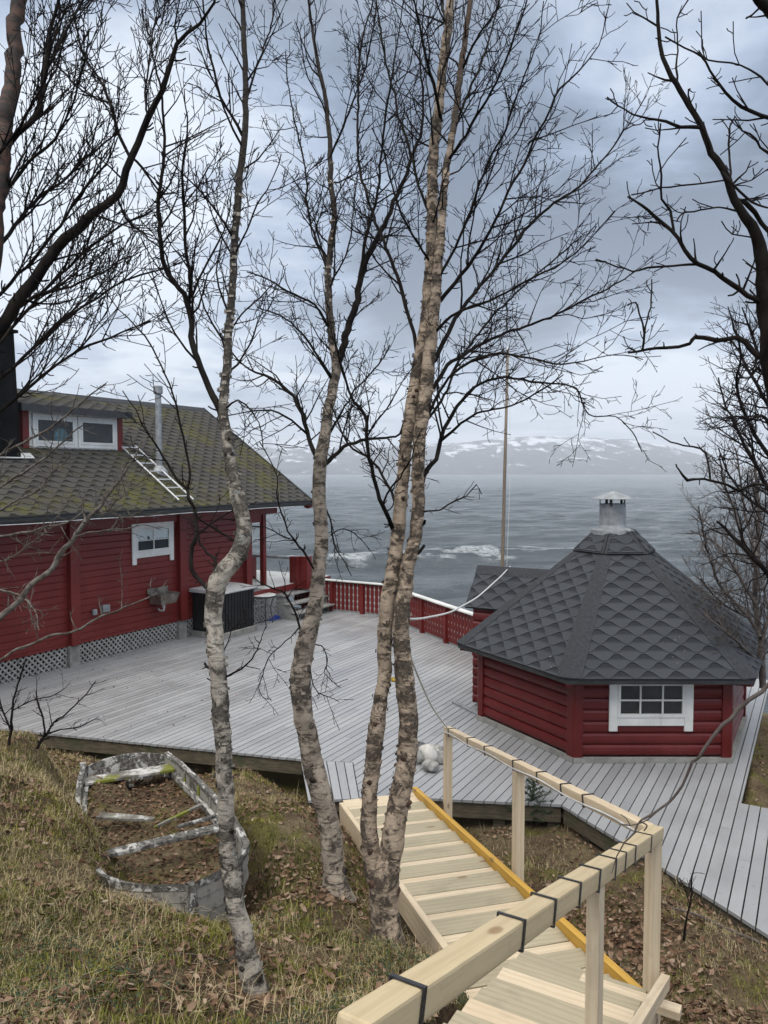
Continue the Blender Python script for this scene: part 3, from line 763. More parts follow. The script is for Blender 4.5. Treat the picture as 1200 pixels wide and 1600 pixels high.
for t0, t1 in ((.12, 2.51), (2.74, 4.7), (-2.58, -.11), (-6.0, -2.8)):
    mb = MB(); lattice(mb, HP(t0, -.02, .0), U, Z, V, t1-t0, ZW-.04, .075, .032)
    mb.build('lattice_skirt', M['lattice'], house)
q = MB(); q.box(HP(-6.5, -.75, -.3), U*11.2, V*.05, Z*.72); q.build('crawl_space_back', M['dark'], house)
# frieze + soffit
q = MB(); q.box(HP(TL, .025, 2.42), U*(TW_-TL+.95), V*.03, Z*.24); q.box(HP(TL, -.05, 2.68), U*(TR-TL-.1), V*(VE+.02), Z*.02)
q.build('frieze', M['red'], house)
# roof slopes
su = (V*-WR + Z*(ZR-ZE)).normalized(); SLEN = math.hypot(WR, ZR-ZE); sn_ = su.cross(U); sn_ = sn_ if sn_.z > 0 else -sn_
roof_o = HP(TL, VE, ZE)
mb = MB(); mb.box(roof_o-sn_*.10, U*(TR-TL), su*SLEN, sn_*.098)
su2 = (V*-WR - Z*(ZR-ZE)).normalized(); sn2 = Vector((-sn_.x, -sn_.y, sn_.z)); rr_ = HP(TL, VE-WR, ZR)
mb.box(rr_-sn2*.10, U*(TR-TL), su2*SLEN, sn2*.098)
roof = mb.build('roof', M['asphaltcap'], house)
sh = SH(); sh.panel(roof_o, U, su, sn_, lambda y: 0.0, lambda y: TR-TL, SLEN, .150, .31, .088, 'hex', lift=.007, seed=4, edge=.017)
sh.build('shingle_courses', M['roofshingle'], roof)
q = MB(); q.prism([HP(TL, VE-WR+.16, ZR-.11+.018), HP(TL, VE-WR, ZR+.02), HP(TL, VE-WR-.16, ZR-.09)], U*(TR-TL+.02)); q.build('ridge_cap', M['asphaltcap'], roof)
q = MB(); q.box(HP(TR, VE, ZE)+su*-.02-sn_*.13, U*.035, su*(SLEN+.02), sn_*.16); q.build('verge_board', M['gutter'], roof)
q = MB(); q.box(HP(TR-.16, VE-.02, ZE-.13)-sn_*.06, U*.14, su*(SLEN*.98), sn_*.06+Z*.0); q.box(HP(TR-.15, VE-.14, ZE-.16), U*.13, V*.16, Z*.10); q.build('barge_board', M['red'], roof)
mb = MB(); N = 10
pts = [(VE+.06+.065*math.cos(a), ZE-.03+.065*math.sin(a)) for a in np.linspace(math.pi, 2*math.pi, N)]
vs = []
for v_, z_ in pts: vs += [HP(TL, v_, z_), HP(TR-.05, v_, z_)]
mb.add(vs, [(2*i, 2*i+1, 2*i+3, 2*i+2) for i in range(N-1)])
mb.box(HP(TL, VE-.02, ZE-.06), U*(TR-TL-.05), V*.015, Z*.09)
mb.build('gutter', M['gutter'], house)
q = MB(); gp = [HP(t, VE+.15+.004*math.sin(t*3), ZE-.085-.012*math.sin(t*1.4)**2) for t in np.linspace(TL, 5.6, 50)]; q.tube(gp, .007, 5); q.build('roof_cable', M['wireline'], house)
# dormer
def RP(t, s): return HP(t, VE, ZE)+su*s            # point on the slope
DT0, DT1 = 0.05, 2.06; DW = 1.67                   # along u, eave-run position
dz0 = ZE+DW*(ZR-ZE)/WR; dz1 = dz0+.70
dorm = MB(); dv = VE-DW
dorm.box(HP(DT0, dv, dz0-.25), U*(DT1-DT0), V*-.08, Z*(.25+.70))
dr = dorm.build('dormer', M['white'], house)
for t in (DT0-.13, DT1):
    q = MB(); q.box(HP(t, dv+.01, dz0-.02), U*.13, V*-1.2, Z*.70); q.build('dormer_cheek', M['red'], dr)
window(dr, 'dormer_window', HP(DT0+.06, dv+.005, dz0+.03), U, V, .96, .60, 1, 1, .07)
window(dr, 'dormer_window', HP(DT0+1.04, dv+.005, dz0+.03), U, V, .93, .60, 1, 1, .07)
q = MB(); q.lathe(HP(DT0+.66, dv+.03, dz0+.10), [(.02, 0), (.09, .012), (.135, .06), (.15, .14), (.135, .22), (.09, .27), (.02, .285)], 18)
for v_ in range(len(q.v)):
    c_ = HP(DT0+.66, dv, 0); p_ = Vector(q.v[v_]); rel = p_-c_; q.v[v_] = tuple(p_-V*(rel.dot(V)*.88)+V*.006)
M['globe'] = simple('teal glazed globe', (.03, .10, .13), (.05, .13, .15), 6, .3, 0)
q.build('globe_ornament', M['globe'], dr, smooth=True)
dtop = HP(DT0-.30, dv+.20, dz1-.03); dlen = DT1-DT0+.50
dup_ = (V*-1.75+Z*.42).normalized(); dn = dup_.cross(U); dn = dn if dn.z > 0 else -dn
q = MB(); q.box(dtop, U*dlen, dup_*1.9, dn*.10); q.box(dtop-dn*.02-V*-.01, U*dlen, V*.03, Z*.13); q.build('dormer_roof', M['gutter'], dr)
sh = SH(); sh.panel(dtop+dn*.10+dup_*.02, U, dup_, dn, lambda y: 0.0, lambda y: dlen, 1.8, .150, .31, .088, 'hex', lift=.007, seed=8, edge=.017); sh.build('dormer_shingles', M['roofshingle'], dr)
# black chimney, pipe, flashing, roof ladder
cc = HP(-.36, dv+.28, 0); cc = Vector((cc.x, cc.y, 0)); cp = cc; q = MB()
zb_, zt_ = 3.42, Zr(521, cp.y)
v0 = [cc+V*.02+U*0, cc+V*.02-U*.62, cc-V*.6-U*.62, cc-V*.6]
q.add([p+Z*zb_+V*.05 for p in v0]+[(p.lerp(cc-V*.29-U*.31, .10))+Z*zt_ for p in v0], [(0, 3, 2, 1), (4, 5, 6, 7), (0, 1, 5, 4), (1, 2, 6, 5), (2, 3, 7, 6), (3, 0, 4, 7)])
ch = q.build('chimney', M['black'], house)
q = MB(); ctop = (cc-V*.29-U*.31)+Z*zt_; q.cbox(ctop+Z*.03, U*.66, V*.66, Z*.05); q.build('chimney_cap', M['black'], ch)
q = MB(); q.box(RP(-1.35, 1.62)+sn_*.03, U*1.25, su*.16, sn_*.02); q.build('roof_flashing', M['white'], house)
q = MB(); pb = HP(2.62, VE-1.09, 0); zt_ = Zr(603, pb.y); q.tube([pb+Z*3.35, pb+Z*(zt_-.14)], .062, 16); q.lathe(pb+Z*(zt_-.16), [(.09, 0), (.095, .02), (.095, .15), (.07, .165)], 16)
q.lathe(pb+Z*3.38, [(.2, -.08), (.16, .06), (.07, .16)], 16); q.build('vent_pipe', M['zinc'], house, smooth=False)
lad = MB(); lt = 2.17
for dt in (0, .40): lad.tube([RP(lt+dt, .18)+sn_*.07, RP(lt+dt, 2.12)+sn_*.07], .018, 6)
for k in range(7):
    a = RP(lt, .3+k*.29)+sn_*.075; lad.tube([a, a+U*.40], .014, 6)
    if k % 3 == 0: lad.tube([a, a-sn_*.07], .012, 5); lad.tube([a+U*.4, a+U*.4-sn_*.07], .012, 5)
lad.build('roof_ladder', M['alu'], house)
# wall window, socket
t0 = 1.345; window(house, 'window', HP(t0, .022, 1.76), U, V, 1.07, .66, 2, 2, .10, legs=.12, curtain=True)
q = MB(); q.box(HP(.60, .02, .86), U*.16, V*.07, Z*.13); q.box(HP(.40, .02, .84), U*.09, V*.05, Z*.10); q.build('socket_box', M['zinc'], house, bevel=.01)
# porch under the far end of the roof
PZ = .75; PV = .42
q = MB(); q.box(HP(TW_+.05, PV, PZ-.06), U*2.6, V*-2.6, Z*.055); q.build('porch_floor', M['white'], house)
q = MB(); q.box(HP(TW_-.55, PV, PZ-.16), U*3.2, V*.03, Z*.155); q.build('porch_rim', M['red'], house)
q = MB(); lattice(q, HP(TW_-.6, PV-.02, .02), U, Z, V, 1.5, PZ-.2, .075, .032); q.build('porch_lattice', M['lattice'], house)
q = MB(); q.box(HP(5.26, -.05, PZ), U*.11, V*.11, Z*(2.45-PZ)); q.build('porch_post', M['red'], house, bevel=.006)
q = MB(); q.box(HP(TW_-.1, -.07, 2.24), U*.60, V*.09, Z*.18); q.build('porch_lintel', M['red'], house)
pA = D(390, 868, 19.0); pB = D(484, 874, 18.6)
q = MB(); q.tube([pA, pB], .035, 8); prl = q.build('porch_handrail', M['zinc'], house)
for px_c in (462, 478):
    pb = D(px_c, 915, 18.55); q = MB(); q.cbox(Vector((pb.x, pb.y, (PZ+1.33)/2-.05)), U*.20, V*.22, Z*(1.33-PZ+.2)); q.build('porch_pier', M['red'], house, bevel=.006)
pb = D(394, 915, 19.2); q = MB(); q.cbox(Vector((pb.x, pb.y, 1.0)), U*.16, V*.16, Z*.66); q.build('porch_pier', M['red'], house, bevel=.006)

# utility sink hung on the wall
sk = thing('sink', 'small stained metal utility sink hung on the red house wall', 'sink', HP(1.95, .02, .78))
mb = MB(); a = HP(1.72, .03, .84); w0, d0, h0 = .50, .36, .20
top = [a+Z*h0, a+U*w0+Z*h0, a+U*w0+V*d0+Z*h0, a+V*d0+Z*h0]; bot = [a+U*.05+V*.01, a+U*(w0-.05)+V*.01, a+U*(w0-.05)+V*(d0-.06), a+U*.05+V*(d0-.06)]
it = [p.lerp(a+U*w0/2+V*d0/2+Z*h0, .10) for p in top]; ib = [p.lerp(a+U*w0/2+V*d0/2, .12)+Z*.02 for p in bot]
mb.add(top+bot+it+ib, [(0, 1, 5, 4), (1, 2, 6, 5), (2, 3, 7, 6), (3, 0, 4, 7), (4, 5, 6, 7), (0, 8, 9, 1), (1, 9, 10, 2), (2, 10, 11, 3), (3, 11, 8, 0), (8, 12, 13, 9), (9, 13, 14, 10), (10, 14, 15, 11), (11, 15, 12, 8), (12, 15, 14, 13)])
mb.build('basin', M['steel'], sk)
q = MB(); q.box(a+Z*h0+U*-.02, U*(w0+.04), V*.015, Z*.10); q.build('splashback', M['steel'], sk)
q = MB(); c_ = a+U*.26+V*.16; q.tube([c_+Z*.005, c_-Z*.10], .028, 10); q.tube([c_-Z*.10, c_-Z*.14, c_-Z*.16-V*.10, c_-Z*.13-V*.15], .02, 8); q.build('drain_pipe', M['white'], sk)
M_t = MB(); M_t.tube([a+U*.2+Z*(h0+.05), a+U*.2+V*.10+Z*(h0+.07), a+U*.2+V*.14+Z*(h0+.03)], .011, 8); M_t.build('tap', M['zinc'], sk)

# ------------------------------------------------------------------ storage box
nb = G(347, 1000); BT = (nb-HO).dot(U); BV = (nb-HO).dot(V)
sb = thing('storage_box', 'black resin storage box with a pale lid standing against the red house wall', 'storage box', HP(BT+.5, BV/2, 0))
q = MB(); q.box(HP(BT-.02, .02, .0), U*1.10, V*(BV+.02), Z*.12); q.build('plinth', M['concrete'], sb, bevel=.01)
q = MB(); q.box(HP(BT, .06, .122), U*1.03, V*(BV-.08), Z*.80)
for k in range(11): q.box(HP(BT+.03+k*.092, BV-.02, .15), U*.074, V*.016, Z*.76)
q.box(HP(BT-.012, .10, .15), U*.012, V*(BV-.18), Z*.76)
q.build('body', M['blackpl'], sb, bevel=.003)
q = MB(); q.prism([HP(BT-.06, .02, .925), HP(BT-.06, BV+.04, .925), HP(BT-.06, BV+.04, .955), HP(BT-.06, BV*.55, 1.0), HP(BT-.06, .02, 1.0)], U*1.15)
M['lid'] = simple('pale grey lid', (.42, .42, .42), (.34, .345, .35), 6, .5, .1); q.build('lid', M['lid'], sb, bevel=.006)

# bistro table
tb = G(412, 974); tbl = thing('table', 'small round white garden table on black metal legs beside the porch', 'table', tb)
zt = Zr(929, tb.y)
q = MB(); q.lathe(tb+Z*(zt-.02), [(.02, 0), (.27, 0), (.285, .008), (.285, .018), (.27, .024), (.02, .026)], 32); q.build('tabletop', M['white'], tbl)
q = MB(); q.lathe(tb+Z*(zt-.05), [(.272, 0), (.278, .0), (.278, .028), (.272, .028)], 32); q.build('rim', M['gutter'], tbl)
for k in range(4):
    an = k*math.pi/2+.4; d1 = Vector((math.cos(an), math.sin(an), 0)); q = MB(); q.tube([tb+d1*.24+Z*(zt-.03), tb+d1*.16+Z*.36, tb+d1*.21+Z*.005], .011, 6); q.build('leg', M['gutter'], tbl)

# blue tarp bundle
bt = G(418, 968); mb = MB(); N, R_ = 18, 7; vs = []
for j in range(R_):
    for i in range(N):
        x = (i/(N-1)-.5); y = (j/(R_-1)-.5); h = .12*max(0, 1-(2*x)**4)*max(0, 1-(2*y)**2)*(.6+.8*mnoise.noise(Vector((x*5, y*5, 2.1))))+.012
        vs.append(bt+U*(y*.42)+Vector((1, .1, 0))*(x*.52)+Z*h)
mb.add(vs, [(j*N+i, j*N+i+1, (j+1)*N+i+1, (j+1)*N+i) for j in range(R_-1) for i in range(N-1)])
tag(mb.build('tarpaulin', M['bluetarp'], None), 'crumpled bright blue tarpaulin lying on the deck under the table', 'tarpaulin')

# deck steps up to the porch
S0 = G(466, 970); st_t = (S0-HO).dot(U); st_v = (S0-HO).dot(V)
stp = thing('porch_steps', 'three grey wooden steps from the deck up to the porch', 'steps', HP(st_t+.7, st_v-.3, 0))
n_st = 3; run = max(.2, (st_v-PV)/n_st)
for k in range(n_st):
    q = MB(); q.box(HP(st_t-.04, PV+run*(n_st-k)+.04, PZ*(k+1)/(n_st+1)-.04), U*1.55, V*-(run+.04), Z*.04); q.build('tread', M['deck2'] if 'deck2' in M else M['lattice'], stp, bevel=.004)
for t in (st_t, st_t+1.42):
    q = MB(); pr = [HP(t, PV+.01, 0), HP(t, PV+run*n_st, 0)]
    for k in range(n_st): pr += [HP(t, PV+run*(n_st-k), PZ*(k+1)/(n_st+1)-.042), HP(t, PV+run*(n_st-k-1)+.01, PZ*(k+1)/(n_st+1)-.042)]
    q.prism(pr, U*.045); q.build('stringer', M['lattice'], stp)

# ------------------------------------------------------------------ deck railing
def railing(a, b, h, label, posts):
    a, b = Vector((*a[:2], 0)), Vector((*b[:2], 0)); u = (b-a).normalized(); n = Vector((-u.y, u.x, 0)); L = (b-a).length
    t = thing('deck_railing', label, 'railing', a.lerp(b, .5), 0, 'red railings round the deck')
    mb = MB(); sp = .118; k = int(L/sp)
    pr = [(.0, .046), (.10, .046), (.16, .030), (.22, .046), (.30, .046), (.36, .026), (.42, .046), (.52, .046), (.58, .030), (.64, .046), (.78, .046), (.84, .030), (.90, .046), (1, .046)]
    z0, z1 = .05, h-.05
    for i in range(k+1):
        c = a+u*(i*sp+.05); pts = [c-u*w_+Z*(z0+(z1-z0)*f) for f, w_ in pr]+[c+u*w_+Z*(z0+(z1-z0)*f) for f, w_ in reversed(pr)]
        mb.prism(pts, n*.018)
    mb.build('slat_panel', M['red'], t)
    q = MB(); q.box(a+n*.0195+Z*(z0+.02), u*L, n*.008, Z*(z1-z0-.04)); q.build('backing_panel', M['lid'], t)
    q = MB(); q.box(a+n*.029+Z*(z1-.02), u*L, n*.035, Z*.05); q.box(a+n*.029+Z*(z0+.06), u*L, n*.04, Z*.05); q.build('crossbar', M['red'], t)
    q = MB(); q.box(a-n*.075-u*.03+Z*(h-.025), u*(L+.06), n*.14, Z*.03); q.build('top_rail', M['white'], t, bevel=.005)
    for f in posts:
        q = MB(); q.cbox(a+u*f-n*.005+Z*(h/2-.05), u*.09, n*.085, Z*(h-.02)); q.build('post', M['red'], t, bevel=.005)
    return t
FS = Vector((FC.x, FC.y)) - Vector((V.x, V.y))*2.62
L1 = (FC-FS).length
railing(FS, FC-Vector((V.x, V.y))*.03, .77, 'red railing with cut-out slats along the far edge of the deck, by the porch steps', (.3, 1.15, 2.02))
railing(FC, FE2, .77, 'red railing with cut-out slats running from the deck corner behind the hut', (.05, 1.02, 2.03, 3.09, 4.23, 5.3))

# ------------------------------------------------------------------ grill hut
hut = thing('grill_hut', 'dark red six-sided grill hut with a grey fish-scale shingle roof', 'hut', (HCEN.x, HCEN.y, 0))
ZB, ZHE = .07, 1.05
mb = MB()
walls = [(hexpt(k, HR, 0), hexpt(k+1, HR, 0)) for k in range(6)]
for a, b in walls:
    e = (b-a).normalized(); n = Vector((e.y, -e.x, 0)); siding(mb, a, e, HR, ZB, 1.17, .137, n, 'log')
    mb.prism([a-n*.03+Z*ZB, b-n*.03+Z*ZB, b-n*.03+Z*1.12, a-n*.03+Z*1.12], -n*.02)
mb.build('wall', M['hutred'], hut)
for k in range(6):
    c = hexpt(k, HR, 0); r = Vector((c.x-HCEN.x, c.y-HCEN.y, 0)).normalized(); tg = Vector((-r.y, r.x, 0))
    pts = [c+r*.040+tg*.012, c+r*.040-tg*.012, c-r*.012-tg*.098, c-r*.075-tg*.06, c-r*.075+tg*.06, c-r*.012+tg*.098]
    q = MB(); q.prism([p+Z*.045 for p in pts], Z*1.06); q.build('corner_post', M['hutred'], hut, bevel=.006)
mb = MB()
for a, b in walls:
    e = (b-a).normalized(); n = Vector((e.y, -e.x, 0)); mb.box(a-e*.02+n*.005+Z*.002, e*(HR+.04), n*.05, Z*.058)
mb.build('base_plank', M['concrete'], hut)
a, b = walls[0]; e = (b-a).normalized(); n = Vector((e.y, -e.x, 0))
yw = a.y-.02
wx0 = D(951, 1100, 1).x*(D(951, 1100, 1).y and yw/D(951, 1100, 1).y); wx1 = D(1082, 1100, 1).x*(yw/D(1082, 1100, 1).y)
wz0, wz1 = Zr(1133, yw), Zr(1062, yw)
window(hut, 'window', (wx0, a.y-.024, wz0), e, n, wx1-wx0, wz1-wz0, 3, 2, .10, legs=.065, tt=.03, st=.032)
# roof
RE, ZEV, RTOP, ZTOP = 2.14, 1.055, .47, 2.37
RZ = lambda R: ZEV+(RE-R)*(ZTOP-ZEV)/(RE-RTOP)
mb = MB()
for k in range(6):
    q = [hexpt(k, RE, ZEV), hexpt(k+1, RE, ZEV), hexpt(k+1, RTOP, ZTOP), hexpt(k, RTOP, ZTOP)]
    n = (q[1]-q[0]).cross(q[3]-q[0]).normalized(); mb.prism([p-n*.035 for p in q], n*.034)
hroof = mb.build('roof', M['asphaltcap'], hut)
sh = SH()
for k in range(6):
    a, b, c, d = hexpt(k, RE, ZEV), hexpt(k+1, RE, ZEV), hexpt(k+1, RTOP, ZTOP), hexpt(k, RTOP, ZTOP)
    e = (b-a).normalized(); mid = (c+d)/2-(a+b)/2; hl = mid.length; u = mid.normalized(); n = e.cross(u)
    sl = (RE-RTOP)/2/hl
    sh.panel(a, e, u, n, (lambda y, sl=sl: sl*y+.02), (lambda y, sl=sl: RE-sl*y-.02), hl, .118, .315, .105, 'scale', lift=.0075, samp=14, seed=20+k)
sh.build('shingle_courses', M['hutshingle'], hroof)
mb = MB()
for k in range(6):
    a, d = hexpt(k, RE+.012, ZEV-.004), hexpt(k, RTOP, ZTOP); ax = (d-a); an = ax.normalized()
    e1 = (hexpt(k+1, RE, ZEV)-hexpt(k, RE, ZEV)).normalized(); e0 = (hexpt(k-1, RE, ZEV)-hexpt(k, RE, ZEV)).normalized()
    l1 = (e1-an*e1.dot(an)).normalized(); l0 = (e0-an*e0.dot(an)).normalized(); nn = (l1.cross(an)); nn = nn if nn.z > 0 else -nn
    up = Z*.020; vs = []
    for p, wd_ in ((a, .15), (d, .085)): vs += [p+l0*wd_+up*.9, p+up*1.35, p+l1*wd_+up*.9, p+l0*wd_, p+l1*wd_]
    # keep lower ends on the eave line
    vs[0] = a+e0*.17+up*.9; vs[2] = a+e1*.17+up*.9; vs[3] = a+e0*.17; vs[4] = a+e1*.17
    mb.add(vs, [(0, 1, 6, 5), (1, 2, 7, 6), (3, 0, 5, 8), (2, 4, 9, 7), (0, 3, 4, 2, 1)])
mb.build('hip_strip', M['asphaltcap'], hroof)
mb = MB()
for k in range(6):
    a, b = hexpt(k, RE-.015, ZEV-.06), hexpt(k+1, RE-.015, ZEV-.06); e = b-a; n = Vector((-e.y, e.x, 0)).normalized(); mb.box(a, e, n*.02, Z*.045)
mb.build('eave_board', M['gutter'], hroof)
for k in range(6):
    mb = MB(); c = hexpt(k, RE-.04, ZEV-.09); r = Vector((HCEN.x-c.x, HCEN.y-c.y, 0)).normalized(); tg = Vector((-r.y, r.x, 0))
    mb.prism([c-tg*.03, c-tg*.03+Z*.06, c-tg*.03+r*.42+Z*.33, c-tg*.03+r*.42-Z*.06], tg*.06)
    mb.build('rafter_end', M['hutred'], hroof)
# upper cap roof
mb = MB(); RC, ZC, RCT, ZCT = .555, 2.33, .27, 2.60
for k in range(6):
    q = [hexpt(k, RC, ZC), hexpt(k+1, RC, ZC), hexpt(k+1, RCT, ZCT), hexpt(k, RCT, ZCT)]
    n = (q[1]-q[0]).cross(q[3]-q[0]).normalized(); mb.prism(q, n*.02)
cap = mb.build('cap_roof', M['asphaltcap'], hroof)
sh = SH()
for k in range(6):
    a, b, c, d = [p+Vector((0, 0, .024)) for p in (hexpt(k, RC, ZC), hexpt(k+1, RC, ZC), hexpt(k+1, RCT, ZCT), hexpt(k, RCT, ZCT))]
    e = (b-a).normalized(); mid = (c+d)/2-(a+b)/2; hl = mid.length; u = mid.normalized(); n = e.cross(u); sl = (RC-RCT)/2/hl
    sh.panel(a, e, u, n, (lambda y, sl=sl: sl*y+.045), (lambda y, sl=sl: RC-sl*y-.045), hl, .13, .315, .09, 'scale', lift=.0075, samp=14, seed=40+k)
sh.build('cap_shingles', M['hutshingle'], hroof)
# chimney
cx = Vector((HCEN.x-.03, HCEN.y, 0)); yy = HCEN.y
zc0, zc1, zc2 = Zr(822, yy), Zr(787, yy), Zr(768, yy)
q = MB(); q.lathe(cx, [(.29, 2.56), (.285, 2.62), (.19, zc0-.02), (.176, zc0+.02), (.172, zc1), (.16, zc1), (.16, zc1-.12)], 6 if False else 24)
chm = q.build('chimney', M['zinc'], hut)
for k in range(5):
    an = math.radians(72*k+30); q = MB(); q.cbox(cx+Vector((.168*math.cos(an), .168*math.sin(an), zc1+.03)), Vector((-math.sin(an), math.cos(an), 0))*.04, Vector((math.cos(an), math.sin(an), 0))*.006, Z*.13); q.build('hat_strut', M['gutter'], chm)
q = MB(); q.lathe(cx+Z*(zc1+.07), [(.02, -.004), (.285, -.004), (.29, .0), (.15, .055), (.02, .10)], 24); q.build('hat', M['zinc'], chm)
q = MB(); q.lathe(cx+Z*(zc1-.055), [(.1605, .0), (.1615, .0), (.1615, .052), (.1605, .052)], 24); q.build('dark_band', M['dark'], chm)  # thin near-black ring just below the chimney rim
# vestibule
vd = Vector((-.866, .5, 0)); vp = Vector((-.5, -.866, 0)); zr_ = 1.985; ze_ = 1.455; vw = .475
c0 = Vector((HCEN.x, HCEN.y, 0)); r0, r1 = c0+vd*.55+Z*zr_, c0+vd*2.0+Z*zr_
mb = MB(); sh = SH()
for sgn in (1, -1):
    ee0, ee1 = r0+vp*vw*sgn-Z*(zr_-ze_), r1+vp*vw*sgn-Z*(zr_-ze_)
    n = (ee1-ee0).cross(r0-ee0).normalized(); n = n if n.z > 0 else -n
    mb.prism([ee0-n*.03, ee1-n*.03, r1-n*.03, r0-n*.03], n*.029)
    e = (ee0-ee1).normalized() if sgn > 0 else (ee1-ee0).normalized(); o = ee1 if sgn > 0 else ee0; u = (r1-ee1).normalized(); L_ = (r1-ee1).length; W_ = (ee1-ee0).length
    sh.panel(o, e, u, n, lambda y: 0.0, (lambda y, W_=W_: W_), L_, .118, .315, .105, 'scale', lift=.0075, samp=14, seed=60+sgn)
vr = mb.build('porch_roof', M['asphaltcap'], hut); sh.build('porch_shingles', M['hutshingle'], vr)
q = MB(); q.prism([r0+vp*.10-Z*.09, r0+Z*.03, r0-vp*.10-Z*.09], vd*1.46); q.build('porch_ridge', M['asphaltcap'], vr)
mb = MB(); hw = .40
for sgn in (1, -1):
    a = c0+vd*1.3+vp*hw*sgn; siding(mb, a, vd, .60, .05, 1.52, .137, vp*sgn, 'log'); mb.prism([a-vp*sgn*.02+Z*.05, a+vd*.6-vp*sgn*.02+Z*.05, a+vd*.6-vp*sgn*.02+Z*1.5, a-vp*sgn*.02+Z*1.5], -vp*sgn*.03)
a = c0+vd*1.9; mb.prism([a-vp*hw+Z*.05, a+vp*hw+Z*.05, a+vp*hw+Z*1.5, a+Z*(zr_-.06), a-vp*hw+Z*1.5], -vd*.03)
mb.build('porch_wall', M['hutred'], hut)
q = MB(); q.box(a-vp*.3+Z*.1+vd*.004, vp*.6, vd*.03, Z*1.35); dq = q.build('door', M['hutred'], hut); q = MB(); q.tube([a+vp*.2+Z*.75+vd*.04, a+vp*.2+Z*.75+vd*.09, a+vp*.1+Z*.75+vd*.09], .012, 6); q.build('handle', M['zinc'], dq)

# flagpole beyond the deck
fb = D(784.5, 900, 22); ftop = D(793.5, 548, 22); fp = thing('flagpole', 'tall bare wooden flagpole rising behind the grill hut', 'flagpole', (fb.x, fb.y, -2.2))
low = fb+(fb-ftop).normalized()*4.2
q = MB(); q.tube([low, fb, fb.lerp(ftop, .5), ftop], [.062, .056, .048, .036], 10); q.build('pole', M['polewood'], fp, smooth=True)
q = MB(); q.lathe(ftop, [(.02, 0), (.05, .03), (.05, .06), (.02, .10)], 12); q.build('finial', M['white'], fp)
q = MB(); q.tube([ftop+Vector((.05, 0, -.05)), fb.lerp(ftop, .45)+Vector((.16, 0, 0)), fb+Vector((.13, 0, .1))], .005, 4); q.build('halyard', M['rope'], fp)

# stones beside the stairs
def stone(px, row, rx, rz, mt, label, seed):
    c = G(px, row); r2 = random.Random(seed); bm = bmesh.new(); bmesh.ops.create_icosphere(bm, subdivisions=3, radius=1)
    sx, sy = r2.uniform(.85, 1.15), r2.uniform(.7, 1.0); ro = r2.uniform(0, 3)
    for v_ in bm.verts:
        k = 1+.22*mnoise.noise(v_.co*1.3+Vector((seed, 0, 0)))+.05*mnoise.noise(v_.co*4)
        x, y, z = v_.co*k; x, y = x*sx, y*sy; v_.co = Vector((c.x+(x*math.cos(ro)-y*math.sin(ro))*rx, c.y+(x*math.sin(ro)+y*math.cos(ro))*rx, max(.004, rz*.8+z*rz)))
    me = bpy.data.meshes.new('stone'); bm.to_mesh(me); bm.free(); me.polygons.foreach_set('use_smooth', [True]*len(me.polygons)); me.materials.append(mt)
    o = bpy.data.objects.new('stone', me); COL.objects.link(o); tag(o, label, 'stone', 'beach stones piled on the deck')
stone(659, 1176, .075, .07, M['stonedark'], 'small black stone at the back of the pile, nearest the leaning birch', 1)
stone(669, 1182, .13, .075, M['stonepale'], 'whitest stone, at the back of the pile on the deck', 2)
stone(684, 1180, .10, .07, M['stone'], 'grey stone at the right back of the pile beside the handrail post', 3)
stone(657, 1191, .11, .09, M['stone'], 'large rounded grey stone at the left of the pile by the birch trunk', 4)
stone(671, 1192, .10, .12, M['stonepale'], 'pale egg-shaped stone standing in the middle of the pile', 5)
stone(687, 1191, .10, .075, M['stone'], 'angular grey stone at the right front of the pile by the post', 6)
stone(672, 1203, .13, .06, M['stone'], 'flat speckled stone at the very front of the pile', 7)
# loose metal strip on the deck by the hut corner
a, b = G(706, 1099), G(752, 1122); q = MB(); u_ = (b-a).normalized(); q.box(a+Z*.004, b-a, Vector((-u_.y, u_.x, 0))*.06, Z*.03)
tag(q.build('metal_strip', M['zinc'], None, bevel=.004), 'narrow dark metal strip lying on the deck at the hut corner', 'metal strip')
# ------------------------------------------------------------------ wooden stairs with handrail
stairs = thing('staircase', 'new pale pine staircase with a turned handrail leading down to the deck', 'staircase', SY0.lerp(SY1, .5))
up_n = (Z - FD_*slope).normalized()
timber('stringer', SPt(-.12, .024, -.06), SPt(rl+.02, .024, -.06), .05, .20, M['pineyellow'], stairs)['label'] = 'yellow stained side board of the stairs'
LS = 3.34
timber('stringer', SPt(-.02, -W_ST-.026, -.105), SPt(LS, -W_ST-.026, -.085), .048, .19, M['pinelight'], stairs)['label'] = 'pale left side board of the stairs'
run_t = .318; k = 0; s = .0
tre = []
while s < rl+.02:
    z = -.035
    wl = W_ST if s < LS-.1 else W_ST+.1
    rg = random.Random(k)
    q = timber('tread', SPt(s, -wl, z+rg.uniform(-.002, .002)), SPt(s, -.002, z), .176, .036, M['pinegreen'], stairs)
    if k == 0: q.data.materials[0] = M['pinelight']
    if s+.205 < rl+.05: timber('tread', SPt(s+.203, -wl+.01, z-.016), SPt(s+.203, -.004, z-.016), .176, .036, M['pinelight'], stairs)
    s += run_t; k += 1
# upper flight
s = .02; k = 0
while s < 3.0:
    rg = random.Random(50+k)
    timber('tread', UPt(s+.07, .02, -.02+rg.uniform(-.003, .003)), UPt(s+.07, UW, -.02), .136, .036, M['pinegreen'] if k % 3 != 2 else M['pinelight'], stairs)
    s += .150; k += 1
timber('stringer', UPt(-.02, -.02, -.13), UPt(3.0, -.02, -.13), .048, .16, M['pinelight'], stairs)
timber('stringer', UPt(.25, UW-.03, -.13), UPt(3.0, UW-.03, -.13), .044, .16, M['pinelight'], stairs)
